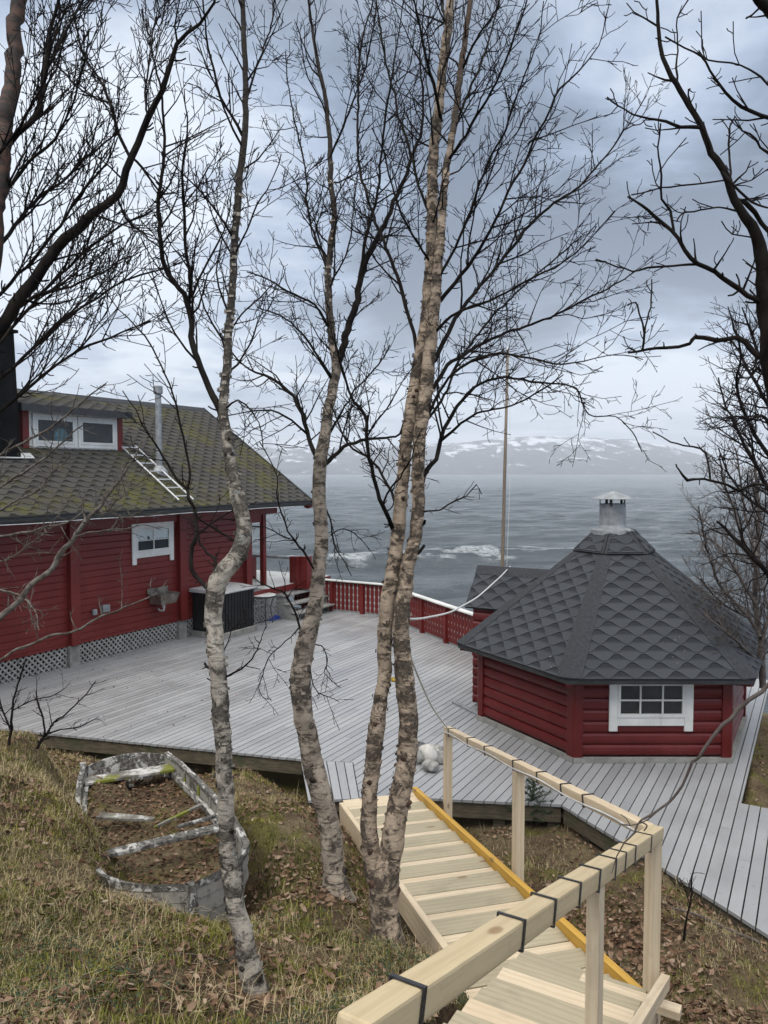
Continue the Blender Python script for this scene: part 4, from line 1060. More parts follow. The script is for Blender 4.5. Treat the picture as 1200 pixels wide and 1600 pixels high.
# sloping brace and stub at the corner, as on the photograph
timber('brace', UPt(.05, -.075, .10), UPt(.95, -.075, .16), .045, .07, M['pinelight'], stairs)
timber('brace', UPt(.10, -.16, -.02), UPt(.10, .35, -.02), .07, .045, M['pinelight'], stairs)
# handrails
HRW = .072
rend = RB+rdir.normalized()*.27
timber('handrail', RA-rdir.normalized()*.06, rend, HRW, HRW, M['pinerail'], stairs, bevel=.008)
rails2A = D(700, 1141, 7.45); rails2B = RA-rdir.normalized()*.005
r2d = (rails2B-rails2A).normalized()
timber('handrail', rails2A-r2d*.04, rails2B-r2d*.05, HRW*.92, HRW*.92, M['pinelight'], stairs, bevel=.008)
def post_at(p, zb, wd=.072, th=.072, dirv=FD_, m='pinelight', dz=-.037):
    top = Vector((p.x, p.y, p.z+dz)); timber('post', (p.x, p.y, zb), top, wd, th, M[m], stairs, up=dirv)
post_at(rails2A, -.4); 
f = ((D(807, 1198, 6.1)-rails2A).length)/(rails2B-rails2A).length
pm = None
for f in np.linspace(.05, .95, 181):
    q = rails2A.lerp(rails2B, f); fw = q.y*CP-(q.z-H)*SP
    if abs(600+1200*q.x/fw-807) < 4: pm = q
post_at(pm, -.4)
post_at(RA+Vector((-.005, 0, 0)), 0.0, .062, .062)
pn = None
for f in np.linspace(.05, .9, 341):
    q = RA.lerp(RB, f); fw = q.y*CP-(q.z-H)*SP
    if abs(600+1200*q.x/fw-934) < 3: pn = q
post_at(pn, .35, .05, .085, rdh)
# rope light clipped along the rail with ties
q = MB(); off2 = WD*-.042
q.tube([rails2A.lerp(rails2B, f)+off2+Z*(.008*math.sin(f*23)-.012) for f in np.linspace(0, .99, 40)], .0055, 6); q.build('rope_light', M['wireline'], stairs)
q = MB(); off1 = ldir*.043
q.tube([RA.lerp(rend, f)+off1+Z*(.006*math.sin(f*17)-.01) for f in np.linspace(0.01, .97, 40)], .0075, 6); q.build('rope_light', M['rope'], stairs)
def tie(p, d, wd, size):
    d = d.normalized(); x = Z.cross(d).normalized(); y = d.cross(x); q = MB(); h = size/2+.0015; t = .004
    for o_, a_, b_ in ((-x*h-y*h, x*2*h, y*-t), (-x*h+y*h, x*2*h, y*t), (-x*h-y*(h+t), x*-t, y*2*(h+t)), (x*h-y*(h+t), x*t, y*2*(h+t))):
        q.box(p+o_-d*wd/2, a_, b_, d*wd)
    q.build('tie', M['blacktie'], stairs)
def on_line(a, b, px):
    best = None
    for f in np.linspace(-.02, 1.08, 1101):
        q = a.lerp(b, f); fw = q.y*CP-(q.z-H)*SP; e_ = abs(600+1200*q.x/fw-px)
        if best is None or e_ < best[0]: best = (e_, q)
    return best[1]
for px_t, wd_ in ((634, .014), (797, .012), (848, .011), (889, .011), (921, .011), (947, .008), (963, .006), (979, .008), (1005, .006)): tie(on_line(RA, RB, px_t), rdir, wd_, HRW)
for px_t in (706, 736, 763, 808, 846, 884, 919): tie(on_line(rails2A, rails2B, px_t), r2d, .014, HRW*.92)

# ------------------------------------------------------------------ derelict rowing boat
boat = thing('rowing_boat', 'derelict wooden rowing boat with peeling white paint, filled with dead leaves', 'boat', BS.lerp(BB, .5))
m, nt, b = newmat('peeling white boat paint'); p = geopos(nt)
pb = MAPPING(nt, p, (1, 1, 1), (0, 0, 0), (0, 0, -math.atan2(BA.y, BA.x))); f1 = NOISE(nt, MAPPING(nt, pb, (.42, 1.5, 1.5)), 7.5, 9, .74, .5); f2 = NOISE(nt, p, 30, 4, .6)
c = MIXC(nt, MAPR(nt, f2, .35, .65), (.045, .041, .036), (.15, .14, .122))
c = MIXC(nt, MAPR(nt, f1, .515, .56), c, (.42, .41, .385))
c = MIXC(nt, MAPR(nt, NOISE(nt, p, 2.7, 4, .6), .58, .66), c, (.09, .085, .075))
setc(nt, b, c); b.inputs['Roughness'].default_value = .85; bump(nt, b, MATH(nt, 'ADD', MAPR(nt, f1, .46, .53), MATH(nt, 'MULTIPLY', f2, .4)), .6, .004); M['boat'] = m
m, nt, b = newmat('dirty hull paint'); p = geopos(nt)
f1 = NOISE(nt, MAPPING(nt, p, (1, 1, 1.6)), 5, 7, .68, .3)
c = MIXC(nt, MAPR(nt, f1, .54, .60), (.255, .24, .21), (.06, .052, .043)); c = MIXC(nt, MAPR(nt, NOISE(nt, p, 14, 4, .7), .45, .75), c, (.15, .135, .115))
setc(nt, b, c); b.inputs['Roughness'].default_value = .85; bump(nt, b, f1, .4, .006); M['hull'] = m
m, nt, b = newmat('bare grey timber with moss'); p = geopos(nt)
f1 = NOISE(nt, p, 5, 6, .65); f2 = NOISE(nt, p, 2.6, 4, .6)
c = MIXC(nt, MAPR(nt, f1, .4, .6), (.085, .075, .062), (.22, .21, .185)); c = MIXC(nt, MAPR(nt, f1, .56, .60), c, (.45, .44, .42)); c = MIXC(nt, MAPR(nt, f2, .52, .57), c, (.14, .15, .018))
setc(nt, b, c); b.inputs['Roughness'].default_value = .9; bump(nt, b, f1, .6, .008); M['mossplank'] = m
SS = np.linspace(0, 1, 34)
def gunw(s, side, out=0, dz=0): 
    wob = .012*mnoise.noise(Vector((s*6, side*3, 1)))
    return BPt(s, side*(bhalf(s)+out)+wob, dz+.05*(2*s-1)**2-.02+wob*.6)
for side in (1, -1):
    mb = MB(); lev = [(0, 0), (.012, -.11), (-.006, -.112), (.008, -.22), (-.012, -.222), (-.03, -.33), (-.08, -.46)]
    n_ = len(lev); vs = []
    for s in SS:
        for o_, dz in lev: vs.append(gunw(s, side, o_*(1 if s < .95 else .4), dz))
    mb.add(vs, [(i*n_+j, (i+1)*n_+j, (i+1)*n_+j+1, i*n_+j+1) for i in range(len(SS)-1) for j in range(n_-1)])
    vs = []
    for s in SS:
        for o_, dz in ((-.022, 0), (-.03, -.22), (-.10, -.44)): vs.append(gunw(s, side, o_*(1 if s < .95 else .2), dz))
    mb.add(vs, [(i*3+j, i*3+j+1, (i+1)*3+j+1, (i+1)*3+j) for i in range(len(SS)-1) for j in range(2)])
    mb.build('hull_side', M['hull'], boat)
    mb = MB(); vs = []
    for s in SS:
        k = 1 if s < .95 else .5
        j1 = .006*mnoise.noise(Vector((s*22, side, 4))); th = .03
        for o_, dz in ((-.026*k, .004+j1), (.020*k, .012+j1), (.022*k, -.035), (-.026*k, -.035)): vs.append(gunw(s, side, o_, dz))
    mb.add(vs, [(i*4+j, i*4+(j+1) % 4, (i+1)*4+(j+1) % 4, (i+1)*4+j) for i in range(len(SS)-1) for j in range(4)])
    g_ = mb.build('gunwale', M['boat'], boat)
    mb = MB(); vs = []
    for s in np.linspace(.08, .66, 20):
        for o_, dz in ((-.075, -.10), (-.035, -.10), (-.035, -.155), (-.075, -.155)): vs.append(gunw(s, side, o_, dz))
    mb.add(vs, [(i*4+j, i*4+(j+1) % 4, (i+1)*4+(j+1) % 4, (i+1)*4+j) for i in range(19) for j in range(4)]); mb.build('inner_rail', M['boat'], boat)
    for s in (.2, .34, .46, .58, .72, .84):
        q = MB(); q.tube([gunw(s, side, -.03, -.01), gunw(s+.008, side, -.045, -.16), gunw(s+.016, side, -.09, -.34)], [.014, .015, .017], 6); q.build('rib', M['mossplank'], boat)
# transom with arched top
mb = MB(); N = 16; vs = []
for i in range(N+1):
    x = -1+2*i/N; bw = bhalf(0)*x; top = .075*(1-x*x)
    for o_ in (-.03, 0): vs += [BS+BA*o_+BP*bw+BZ*(top), BS+BA*(o_+.03)+BP*bw*.9-BZ*.42]
mb.add(vs, [(i*4, (i+1)*4, (i+1)*4+1, i*4+1) for i in range(N)]+[(i*4+2, i*4+3, (i+1)*4+3, (i+1)*4+2) for i in range(N)]+[(i*4, i*4+2, (i+1)*4+2, (i+1)*4) for i in range(N)])
mb.build('transom', M['boat'], boat)
def plank(s, b0, b1, wd, th, dz, name, m, sk=0.0, lab=None, ds=0):
    a, c_ = BPt(s, b0, dz+.03), BPt(s+ds, b1, dz+.03+sk); q = timber(name, a, c_, wd, th, m, boat, up=BZ, bevel=.006)
    if lab: q['label'] = lab
    return q
plank(.075, -.44, .44, .25, .03, -.10, 'stern_seat', M['mossplank'], lab='stern seat with yellow-green moss')
plank(.10, -.02, .03, .03, .03, -.19, 'seat_post', M['mossplank'])
plank(.735, -.50, .49, .115, .03, -.035, 'thwart', M['boat'], ds=-.03)
plank(.665, .12, .50, .04, .025, -.02, 'thwart_batten', M['boat'], ds=-.03)
q = timber('stem_post', BB+BA*-.02+BZ*.03, BB+BA*-.05-BZ*.42, .05, .06, M['boat'], boat, up=BA)
q = timber('stern_post', BPt(.0, -.43, .06), BPt(.02, -.44, -.45), .06, .05, M['boat'], boat, up=BA)
# torn white flake standing up on the right gunwale
c_ = gunw(.57, 1, 0, .0); q = MB(); q.prism([c_-BA*.16, c_-BA*.10+BZ*.06+BP*.01, c_-BA*.06+BZ*.15+BP*.02, c_-BA*.02+BZ*.07, c_+BA*.03+BZ*.10+BP*.015, c_+BA*.06+BZ*.02, c_+BA*.08], BP*.006)
q.build('torn_flake', M['white'], boat)
# leaf bed inside
def bed_z(s, b): return -.225+.05*mnoise.noise(Vector((s*5, b*5, 3)))+.03*mnoise.noise(Vector((s*17, b*14, 8)))+.045*abs(b)+(.10*max(0, .55-s)*2*(b < -.05))
mb = MB(); vs = []; ns, nb_ = 60, 22
for i in range(ns):
    s = .012+.965*i/(ns-1)
    for j in range(nb_):
        x = -1+2*j/(nb_-1); bb_ = x*max(.01, bhalf(s)-.05); vs.append(BPt(s, bb_, bed_z(s, bb_)))
mb.add(vs, [(i*nb_+j, i*nb_+j+1, (i+1)*nb_+j+1, (i+1)*nb_+j) for i in range(ns-1) for j in range(nb_-1)])
o = mb.build('leaf_bed', M['soil'], boat, smooth=True); o['kind'] = 'stuff'
# loose broken planks lying in the boat
def loose(a, b, wd, label):
    d = (b-a); L = d.length; d.normalize(); y = Z.cross(d).normalized(); zz = d.cross(y); mb = MB(); n = 12; vs = []
    for i in range(n+1):
        f = i/n; w_ = wd*(1-.55*f**3)*(.9+.15*mnoise.noise(Vector((f*5, wd, L)))); 
        for sy, sz in ((-1, 0), (1, 0), (1, 1), (-1, 1)): vs.append(a+d*f*L+y*sy*w_/2+zz*(.024*sz+.01))
    mb.add(vs, [(i*4+j, i*4+(j+1) % 4, (i+1)*4+(j+1) % 4, (i+1)*4+j) for i in range(n) for j in range(4)]+[(3, 2, 1, 0), tuple(n*4+k for k in range(4))])
    tag(mb.build('broken_plank', M['mossplank'], None, bevel=.003), label, 'plank', 'loose broken boards inside the boat')
loose(BPt(.40, -.40, -.10), BPt(.47, .04, -.14), .11, 'flat mossy broken board lying on the leaves in the middle of the boat')
loose(BPt(.46, .46, -.10), BPt(.505, .02, -.17), .035, 'thin mossy splintered lath leaning on the right side of the boat')
# ------------------------------------------------------------------ bare trees
def m_bark(name, pale, dark, patch, lich=None, upper=None, bias=0.0):
    m, nt, b = newmat(name); p = geopos(nt); t = attr(nt)
    l1 = NOISE(nt, MAPPING(nt, p, (4, 4, 26)), 2.2, 5, .65, .2)         # horizontal lenticels
    l2 = NOISE(nt, MAPPING(nt, p, (3.6, 3.6, 5.4)), 2.3, 8, .70, .5)         # rough dark patches
    l3 = NOISE(nt, MAPPING(nt, p, (9, 9, 4)), 3.2, 5, .7)
    c = MIXC(nt, MAPR(nt, NOISE(nt, p, 7, 4, .6), .35, .65), pale, tuple(x*.66 for x in pale))
    c = MIXC(nt, MAPR(nt, l1, .56, .64), c, tuple(x*.30 for x in pale))
    c = MIXC(nt, MATH(nt, 'MULTIPLY', MAPR(nt, l3, .58, .68), .55), c, patch)
    th = MATH(nt, 'MULTIPLY', t, -.26)
    pd = MATH(nt, 'ADD', MATH(nt, 'SUBTRACT', l2, th), bias)
    rgh = MAPR(nt, NOISE(nt, MAPPING(nt, p, (1, 1, 1.4)), 42, 6, .75), .40, .66)
    dk = MIXC(nt, rgh, dark, tuple(x*.20+y*1.0 for x, y in zip(pale, dark)))
    c = MIXC(nt, MAPR(nt, pd, .55, .605), c, dk)
    c = MIXC(nt, MATH(nt, 'MULTIPLY', MAPR(nt, NOISE(nt, p, 55, 5, .75), .57, .67), .6), c, dark)
    if lich: c = MIXC(nt, MAPR(nt, NOISE(nt, p, 12, 5, .7), .58, .66), c, lich)
    if upper: c = MIXC(nt, MATH(nt, 'MULTIPLY', MAPR(nt, t, .5, 1.0), MAPR(nt, rgh, 0, 1, 1, .72)), c, upper)
    setc(nt, b, c); b.inputs['Roughness'].default_value = .85; b.inputs['Specular IOR Level'].default_value = .25
    fine = NOISE(nt, MAPPING(nt, p, (6, 6, 11)), 9, 6, .75)
    l4 = MAPR(nt, NOISE(nt, MAPPING(nt, p, (7, 7, 60)), 2.5, 4, .6), .60, .66)
    h = MATH(nt, 'ADD', MATH(nt, 'MULTIPLY', MAPR(nt, pd, .50, .62), 1.0), MATH(nt, 'MULTIPLY', fine, .8))
    bump(nt, b, h, .9, .012)
    return m
BARK = [m_bark('birch bark grey lichened', (.41, .365, .305), (.046, .039, .032), (.17, .17, .15), (.27, .275, .25), (.020, .015, .012), .02),
        m_bark('birch bark tan', (.40, .335, .265), (.050, .041, .033), (.20, .16, .12), None, (.026, .019, .016)),
        m_bark('birch bark warm', (.44, .345, .255), (.050, .039, .030), (.21, .14, .09), None, (.085, .045, .030), .02)]
M['twig'] = simple('dark birch twig', (.0075, .006, .006), (.017, .013, .012), 12, .85, 0, spec=.08)
M['twigpale'] = simple('lichened pale twig', (.155, .14, .12), (.06, .047, .038), 30, .9, 0, spec=.2)
M['twiggrey'] = simple('greyish twig', (.060, .047, .042), (.10, .085, .075), 18, .85, 0, spec=.3)
M['limbdark'] = simple('near-black tree bark', (.0065, .0052, .0045), (.020, .016, .013), 13, .85, 1.0, stretch=(1, 1, .5), spec=.10)  # near-black puts the limbs' silhouette against the bright sky into the colour
M['limbred'] = simple('reddish dark bark', (.012, .007, .005), (.060, .026, .015), 5, .8, .5, stretch=(3, 3, 5), lo=.40, hi=.60)

class TUBES:
    """batched tapering tubes"""
    def __init__(s): s.P = []; s.n = 0; s.V = []; s.F4 = []; s.T = []
    def add(s, pts, rad, n=4, tone=0.0, rough=0.0):
        P = np.asarray(pts, float); R = np.asarray(rad, float); k = len(P)
        T = np.empty_like(P); T[1:-1] = P[2:]-P[:-2]; T[0] = P[1]-P[0]; T[-1] = P[-1]-P[-2]
        T /= np.linalg.norm(T, axis=1)[:, None]+1e-9
        a = np.cross(T[0], [0.31, .23, .92] if abs(T[0][2]) < .8 else [.93, .1, .2]); a /= np.linalg.norm(a)
        # project a common reference (cheap, stable enough for gentle curves)
        A = a[None]-T*(T@a)[:, None]
        if np.linalg.norm(A, axis=1).min() < .35:
            A = np.empty_like(P); c = a
            for i in range(k): c = c-T[i]*(T[i]@c); c /= np.linalg.norm(c)+1e-9; A[i] = c
        A /= np.linalg.norm(A, axis=1)[:, None]; B = np.cross(T, A)
        an = 2*np.pi*np.arange(n)/n
        rr = R[:, None]*np.ones(n)
        if rough:
            q = P[:, None]+A[:, None]*np.cos(an)[:, None]*.1+B[:, None]*np.sin(an)[:, None]*.1
            nz = np.array([[mnoise.noise(Vector(v)*9)+.6*mnoise.noise(Vector((v[0]*22, v[1]*22, v[2]*16)))+.4*mnoise.noise(Vector((v[0]*50, v[1]*50, v[2]*40))) for v in row] for row in q]); rr = rr*(1+rough*nz)
        Vt = P[:, None]+(A[:, None]*np.cos(an)[:, None]+B[:, None]*np.sin(an)[:, None])*rr[..., None]
        s.V.append(Vt.reshape(-1, 3)); ii = s.n+np.arange(k*n).reshape(k, n); jj = np.roll(ii, -1, 1)
        s.F4.append(np.stack([ii[:-1], jj[:-1], jj[1:], ii[1:]], -1).reshape(-1, 4)); s.n += k*n
        s.T.append(np.full(k*n, tone) if np.isscalar(tone) else np.repeat(np.asarray(tone, float), n))
    def quad(s, q, tone): 
        s.V.append(np.asarray(q)); s.F4.append(s.n+np.arange(4)[None]); s.n += 4; s.T.append(np.full(4, tone))
    def build(s, name, m, parent, smooth=True):
        if not s.V: return None
        return npmesh(name, np.concatenate(s.V), np.concatenate(s.F4), m, parent, smooth, tone=np.concatenate(s.T))
def catmull(P, step):
    P = np.asarray(P, float); Q = np.concatenate([[2*P[0]-P[1]], P, [2*P[-1]-P[-2]]]); out = []; prm = []
    for i in range(1, len(Q)-2):
        L = np.linalg.norm(Q[i+1]-Q[i]); m_ = max(2, int(L/step)); t = np.arange(m_)/m_
        a, b_, c, d = Q[i-1], Q[i], Q[i+1], Q[i+2]; t = t[:, None]
        out.append(.5*((2*b_)+(-a+c)*t+(2*a-5*b_+4*c-d)*t**2+(-a+3*b_-3*c+d)*t**3)); prm.append(i-1+t[:, 0])
    out.append(P[-1:]); prm.append(np.array([len(P)-1.0])); return np.concatenate(out), np.concatenate(prm)
def near_depth(px, row, stems):
    best = (1e9, None)
    for P, R in stems:
        q = P-np.array(CAM); fw = q[:, 1]*CP-q[:, 2]*SP; ux = 600+1200*q[:, 0]/fw; uy = 800+1200*(-q[:, 1]*SP-q[:, 2]*CP)/fw
        d = np.hypot(ux-px, uy-row); i = int(d.argmin())
        if d[i] < best[0]: best = (d[i], fw[i])
    return best
LW = .86
def limbset(specs, stems, spread, wob, seed, step):
    out = []
    for i, s in enumerate(specs):
        d, t = near_depth(s[0][0], s[0][1], list(stems)+out)
        if d > 45: t = near_depth(s[0][0], s[0][1], stems)[1]
        sp_ = spread(i) if callable(spread) else spread; s = [(a, b_, w_*LW) for a, b_, w_ in s]
        out.append(trace(s, t, t+sp_, wob, seed+i, step))
    return out
def trace(spec, t0, t1, wob=.10, seed=0, step=.05, jit=1.6):
    """spec [(px,row,width px)] measured on the photograph -> points, radii (world), depth drifts t0->t1 with a wander"""
    rg = np.random.default_rng(seed); n = len(spec); f = np.linspace(0, 1, n)
    ph = rg.uniform(0, 6.28, 3)
    dep = t0+(t1-t0)*f+wob*(np.sin(f*5+ph[0])-np.sin(ph[0]))*.5*min(1, n/4)
    P = np.array([list(D(px, row, dep[i])) for i, (px, row, w_) in enumerate(spec)]); R = np.array([w_*.5*dep[i]/1200 for i, (_, _, w_) in enumerate(spec)])
    Q, prm = catmull(P, step); Rq = np.interp(prm, np.arange(n), R)
    if jit:
        amp = np.minimum(.010, .0035+Rq*.35)*jit*np.minimum(1, np.arange(len(Q))/3.0); o3 = rg.uniform(0, 50, 3)
        Q = Q+np.array([[mnoise.noise(Vector((i*step*11, a_, .5)))+.7*mnoise.noise(Vector((i*step*25, a_, 2.5))) for a_ in o3] for i in range(len(Q))])*amp[:, None]
    return Q, Rq
def norm(v): return v/(np.linalg.norm(v)+1e-9)
def grow(tw, p, d, L, r, lvl, rg, up=.25, kink=.16, tips=None, sides=4, buds=True, grav=None, den=1.0):
    seg = (.095, .065, .045, .035)[min(lvl, 3)]; n = max(3, int(L/seg)); P = [p]; ds = [d]; st = L/n
    for i in range(n):
        d = norm(d+rg.normal(0, kink, 3)+np.array([0, 0, up*.22])); P.append(P[-1]+d*st); ds.append(d)
    R = r*(1-.72*np.linspace(0, 1, n+1)); R = np.maximum(R, RMIN)
    tw.add(P, R, sides if lvl else 5)
    if lvl >= 3: return
    if buds and lvl >= 1:
        pass
    cnt = int(L*(11, 12.5, 13)[lvl]*den+rg.random()); sd = rg.choice((-1, 1)); ax = norm(np.cross(ds[0], rg.normal(0, 1, 3)))
    for k in range(cnt):
        f = (.16+.80*(k+rg.random()*.8)/max(1, cnt)); i = min(n-1, int(f*n)); base = P[i]+(P[i+1]-P[i])*(f*n-i)
        q = norm(np.cross(ds[i], norm(ax+rg.normal(0, .55, 3))))*sd; sd = -sd
        a = rg.uniform(.55, 1.05); nd = norm(ds[i]*math.cos(a)+q*math.sin(a)+np.array([0, 0, up*.25]))
        LL = L*(1-.62*f)*rg.uniform(.28, .62) if lvl < 2 else rg.uniform(.03, .11)
        if LL < .03: continue
        grow(tw, base, nd, LL, max(RMIN, r*(1-.7*f)*rg.uniform(.45, .65)), lvl+1, rg, up, kink*1.12, None, 3, buds, None, den)
RMIN = .0020; DENS = 1.5
def twigs(tw, limb, rg, den, Lr, f0=.1, up=.3, bias=(0, 0, 0), lvl=0, kink=.17, ang=(.5, 1.05), rk=.45, d2=1.0):
    P, R = limb; seg = np.linalg.norm(P[1:]-P[:-1], axis=1); cum = np.concatenate([[0], np.cumsum(seg)]); L = cum[-1]
    den = den*DENS
    for k in range(int(L*den*(1-f0))):
        s = L*(f0+(1-f0)*(k+rg.random())/max(1, int(L*den*(1-f0)))); i = min(len(P)-2, np.searchsorted(cum, s)-1); i = max(i, 0)
        d = norm(P[i+1]-P[i]); q = norm(np.cross(d, rg.normal(0, 1, 3))); a = rg.uniform(*ang)
        nd = norm(d*math.cos(a)+q*math.sin(a)+np.array(bias)*rg.uniform(.4, 1.2))
        LL = rg.uniform(*Lr)*(1-.45*s/L)
        grow(tw, P[i]+d*rg.uniform(0, .03), nd, LL, min(R[i]*.6, .0045+.0045*LL*rk*2), lvl, rg, up, kink, None, 4, True, None, d2)
def flakes(tw, stem, n, rg, size=.03):
    P, R = stem
    for _ in range(n):
        i = rg.integers(1, len(P)-1); d = norm(P[i+1]-P[i-1]); q = norm(np.cross(d, rg.normal(0, 1, 3))); tq = np.cross(d, q)
        c = P[i]+q*R[i]*rg.uniform(.94, 1.02); w_, h = rg.uniform(.3, 1, 2)*size; lift = rg.uniform(.1, .55)*w_
        tw.quad([c-tq*w_*.6, c-tq*w_*.6+d*h, c+tq*w_*.5+q*lift+d*h*rg.uniform(.5, 1), c+tq*w_*.5+q*lift], rg.choice((-.4, 0, .25)))
def spurs(tw, limb, rg, den=13):
    P, R = limb; L = np.linalg.norm(P[1:]-P[:-1], axis=1).sum()
    for _ in range(int(L*den)):
        i = rg.integers(1, len(P)-1); d = norm(P[i+1]-P[i-1]); q = norm(np.cross(d, rg.normal(0, 1, 3))); l = rg.uniform(.012, .055); nd = norm(q+d*rg.uniform(.1, .9))
        r0 = min(max(.0022, R[i]*.5), .005); p1 = P[i]+nd*(R[i]+l*.6); tw.add([P[i], p1, p1+norm(nd+d*.6)*l*.5], [r0, r0*.8, r0*.75], 4)
def knots(tw, stem, n, rg):
    P, R = stem
    for _ in range(n):
        i = rg.integers(3, len(P)-3); d = norm(P[i+1]-P[i-1]); q = norm(np.cross(d, rg.normal(0, 1, 3))); L = R[i]*rg.uniform(1.0, 1.22)
        tw.add([P[i], P[i]+q*R[i]*.9, P[i]+q*L+d*.01], [R[i]*.5, R[i]*.40, R[i]*.12], 9, .9, .35)
def tree(name, label, cat, stems, limbs, bark, limbmat, base, seed, tw_args, sides=20, group=None, flake=0, twmat='twig', stub=(), kn=0):
    """stems/limbs: lists of (points, radii); tw_args: list of (limb index list or 'all', kwargs)"""
    rg = np.random.default_rng(seed); t = thing(name, label, cat, base, 0, group)
    for st, tone in stems:
        tw = TUBES(); P, R = st; R = R*.95; tw.add(P, R, sides, tone if np.isscalar(tone) else np.interp(np.linspace(0, 1, len(P)), np.linspace(0, 1, len(tone)), tone), .085)
        if flake: flakes(tw, (P[:int(len(P)*.7)], R[:int(len(R)*.7)]), flake, rg)
        if kn: knots(tw, (P[:int(len(P)*.6)], R[:int(len(R)*.6)]), kn, rg)
        tw.build('trunk', bark, t)
    for lb in limbs:
        tw = TUBES(); tw.add(lb[0], np.maximum(lb[1], RMIN*1.3), 8, 0, .10); spurs(tw, lb, rg); tw.build('branch', limbmat, t)
    tw = TUBES()
    al = [s for s, _ in stems]+list(limbs)
    for idx, kw in tw_args:
        for i in idx: twigs(tw, al[i], rg, **kw)
    tw.build('crown', M[twmat], t)
    return t

# ---- left birch (forked at 640, lichened, crooked)
T1 = [(400, 1562, 46), (394, 1525, 39), (384, 1478, 33), (371, 1430, 31), (362, 1380, 30), (356, 1320, 28), (353, 1240, 27), (348, 1160, 27), (344, 1090, 28), (339, 1020, 27), (334, 965, 28), (337, 920, 31),
      (352, 889, 30), (371, 866, 29), (380, 838, 27), (379, 805, 25), (371, 778, 23), (363, 745, 20), (357, 700, 18), (350, 655, 17), (350, 620, 15), (356, 560, 14), (359, 500, 13), (364, 440, 12), (366, 386, 12), (369, 330, 12), (373, 285, 12), (380, 225, 11), (384, 161, 10), (382, 80, 9), (380, 0, 8), (377, -120, 6), (380, -240, 4)]
t1s = trace(T1, 3.62, 4.25, .15, 1, .035, .8)
T1_l = [[(348, 655, 13), (333, 618, 12), (313, 575, 11), (301, 536, 11), (297, 500, 10), (295, 470, 10), (280, 450, 9), (262, 431, 9), (251, 375, 8), (247, 318, 7), (255, 262, 6), (256, 200, 5), (250, 140, 4), (236, 80, 3), (228, 20, 2), (222, -60, 2)],
        [(295, 472, 7), (297, 446, 6), (289, 375, 6), (287, 311, 5), (286, 259, 4), (292, 200, 3), (288, 140, 2)],
        [(300, 463, 5), (316, 425, 4), (330, 397, 4), (345, 372, 3), (356, 340, 3), (362, 300, 2)],
        [(379, 212, 6), (363, 182, 5), (346, 150, 5), (334, 112, 4), (326, 75, 4), (319, 30, 3), (314, -20, 3), (305, -90, 2)],
        [(333, 938, 9), (322, 918, 8), (304, 898, 8), (298, 880, 8), (303, 855, 8), (306, 825, 7), (304, 798, 7), (296, 778, 6), (291, 762, 5), (275, 748, 5), (262, 725, 4), (250, 705, 4), (235, 682, 3), (222, 662, 3), (212, 640, 2), (190, 610, 2)],
        [(292, 765, 5), (297, 740, 4), (290, 700, 4), (280, 650, 4), (265, 600, 3), (246, 560, 3), (226, 525, 3), (187, 484, 2), (150, 435, 2)],
        [(338, 905, 7), (337, 885, 6), (332, 874, 5), (322, 863, 4), (314, 850, 4), (312, 838, 3)],
        [(372, 850, 5), (356, 837, 4), (340, 830, 4), (325, 822, 3), (313, 811, 3), (304, 800, 2)],
        [(342, 1072, 7), (334, 1057, 6), (327, 1044, 5), (320, 1036, 5)],
        [(352, 1058, 4), (366, 1051, 4), (387, 1036, 3), (398, 1022, 3), (404, 1010, 2), (408, 998, 2)],
        [(344, 1025, 3), (356, 1005, 2), (362, 985, 2), (378, 968, 2), (386, 948, 1.5)],
        [(352, 640, 4), (372, 625, 3), (395, 645, 3), (405, 660, 2), (412, 700, 2)],
        [(383, 165, 5), (395, 120, 4), (410, 80, 3), (425, 30, 3), (436, -40, 2)],
        [(366, 400, 4), (385, 360, 3), (402, 320, 3), (425, 285, 2), (440, 240, 2)],
        [(358, 520, 4), (378, 490, 3), (400, 470, 3), (430, 440, 2)]]
t1l = limbset(T1_l, [t1s], lambda i: ((-1)**i)*(.15 if 4 <= i <= 10 else .35), .08, 10, .045)
r1 = list(t1s[0][0])
tone1 = [.15]*5+[.2, .22, .22, .18, .1, .05, .1, .2, .3, .4, .5, .55, .62, .7, .75, .8, .85, .85, .9, .9, .9, .95, .95, 1, 1, 1, 1, 1, 1]
tree('birch_tree', 'crooked grey lichened birch standing just right of the derelict boat', 'tree', [(t1s, tone1)], t1l, BARK[0], M['limbdark'], tuple(r1), 1,
     [((0,), dict(den=4.6, Lr=(.35, .95), f0=.50, up=.45)), ((1, 2, 3, 4, 12, 13, 14, 15), dict(den=6.5, Lr=(.22, .66), f0=.10, up=.4)),
      ((5, 6), dict(den=7, Lr=(.12, .42), f0=.25, up=.1)), ((7, 8, 10, 11), dict(den=7, Lr=(.08, .25), f0=.3, up=.2))], flake=420, kn=14)

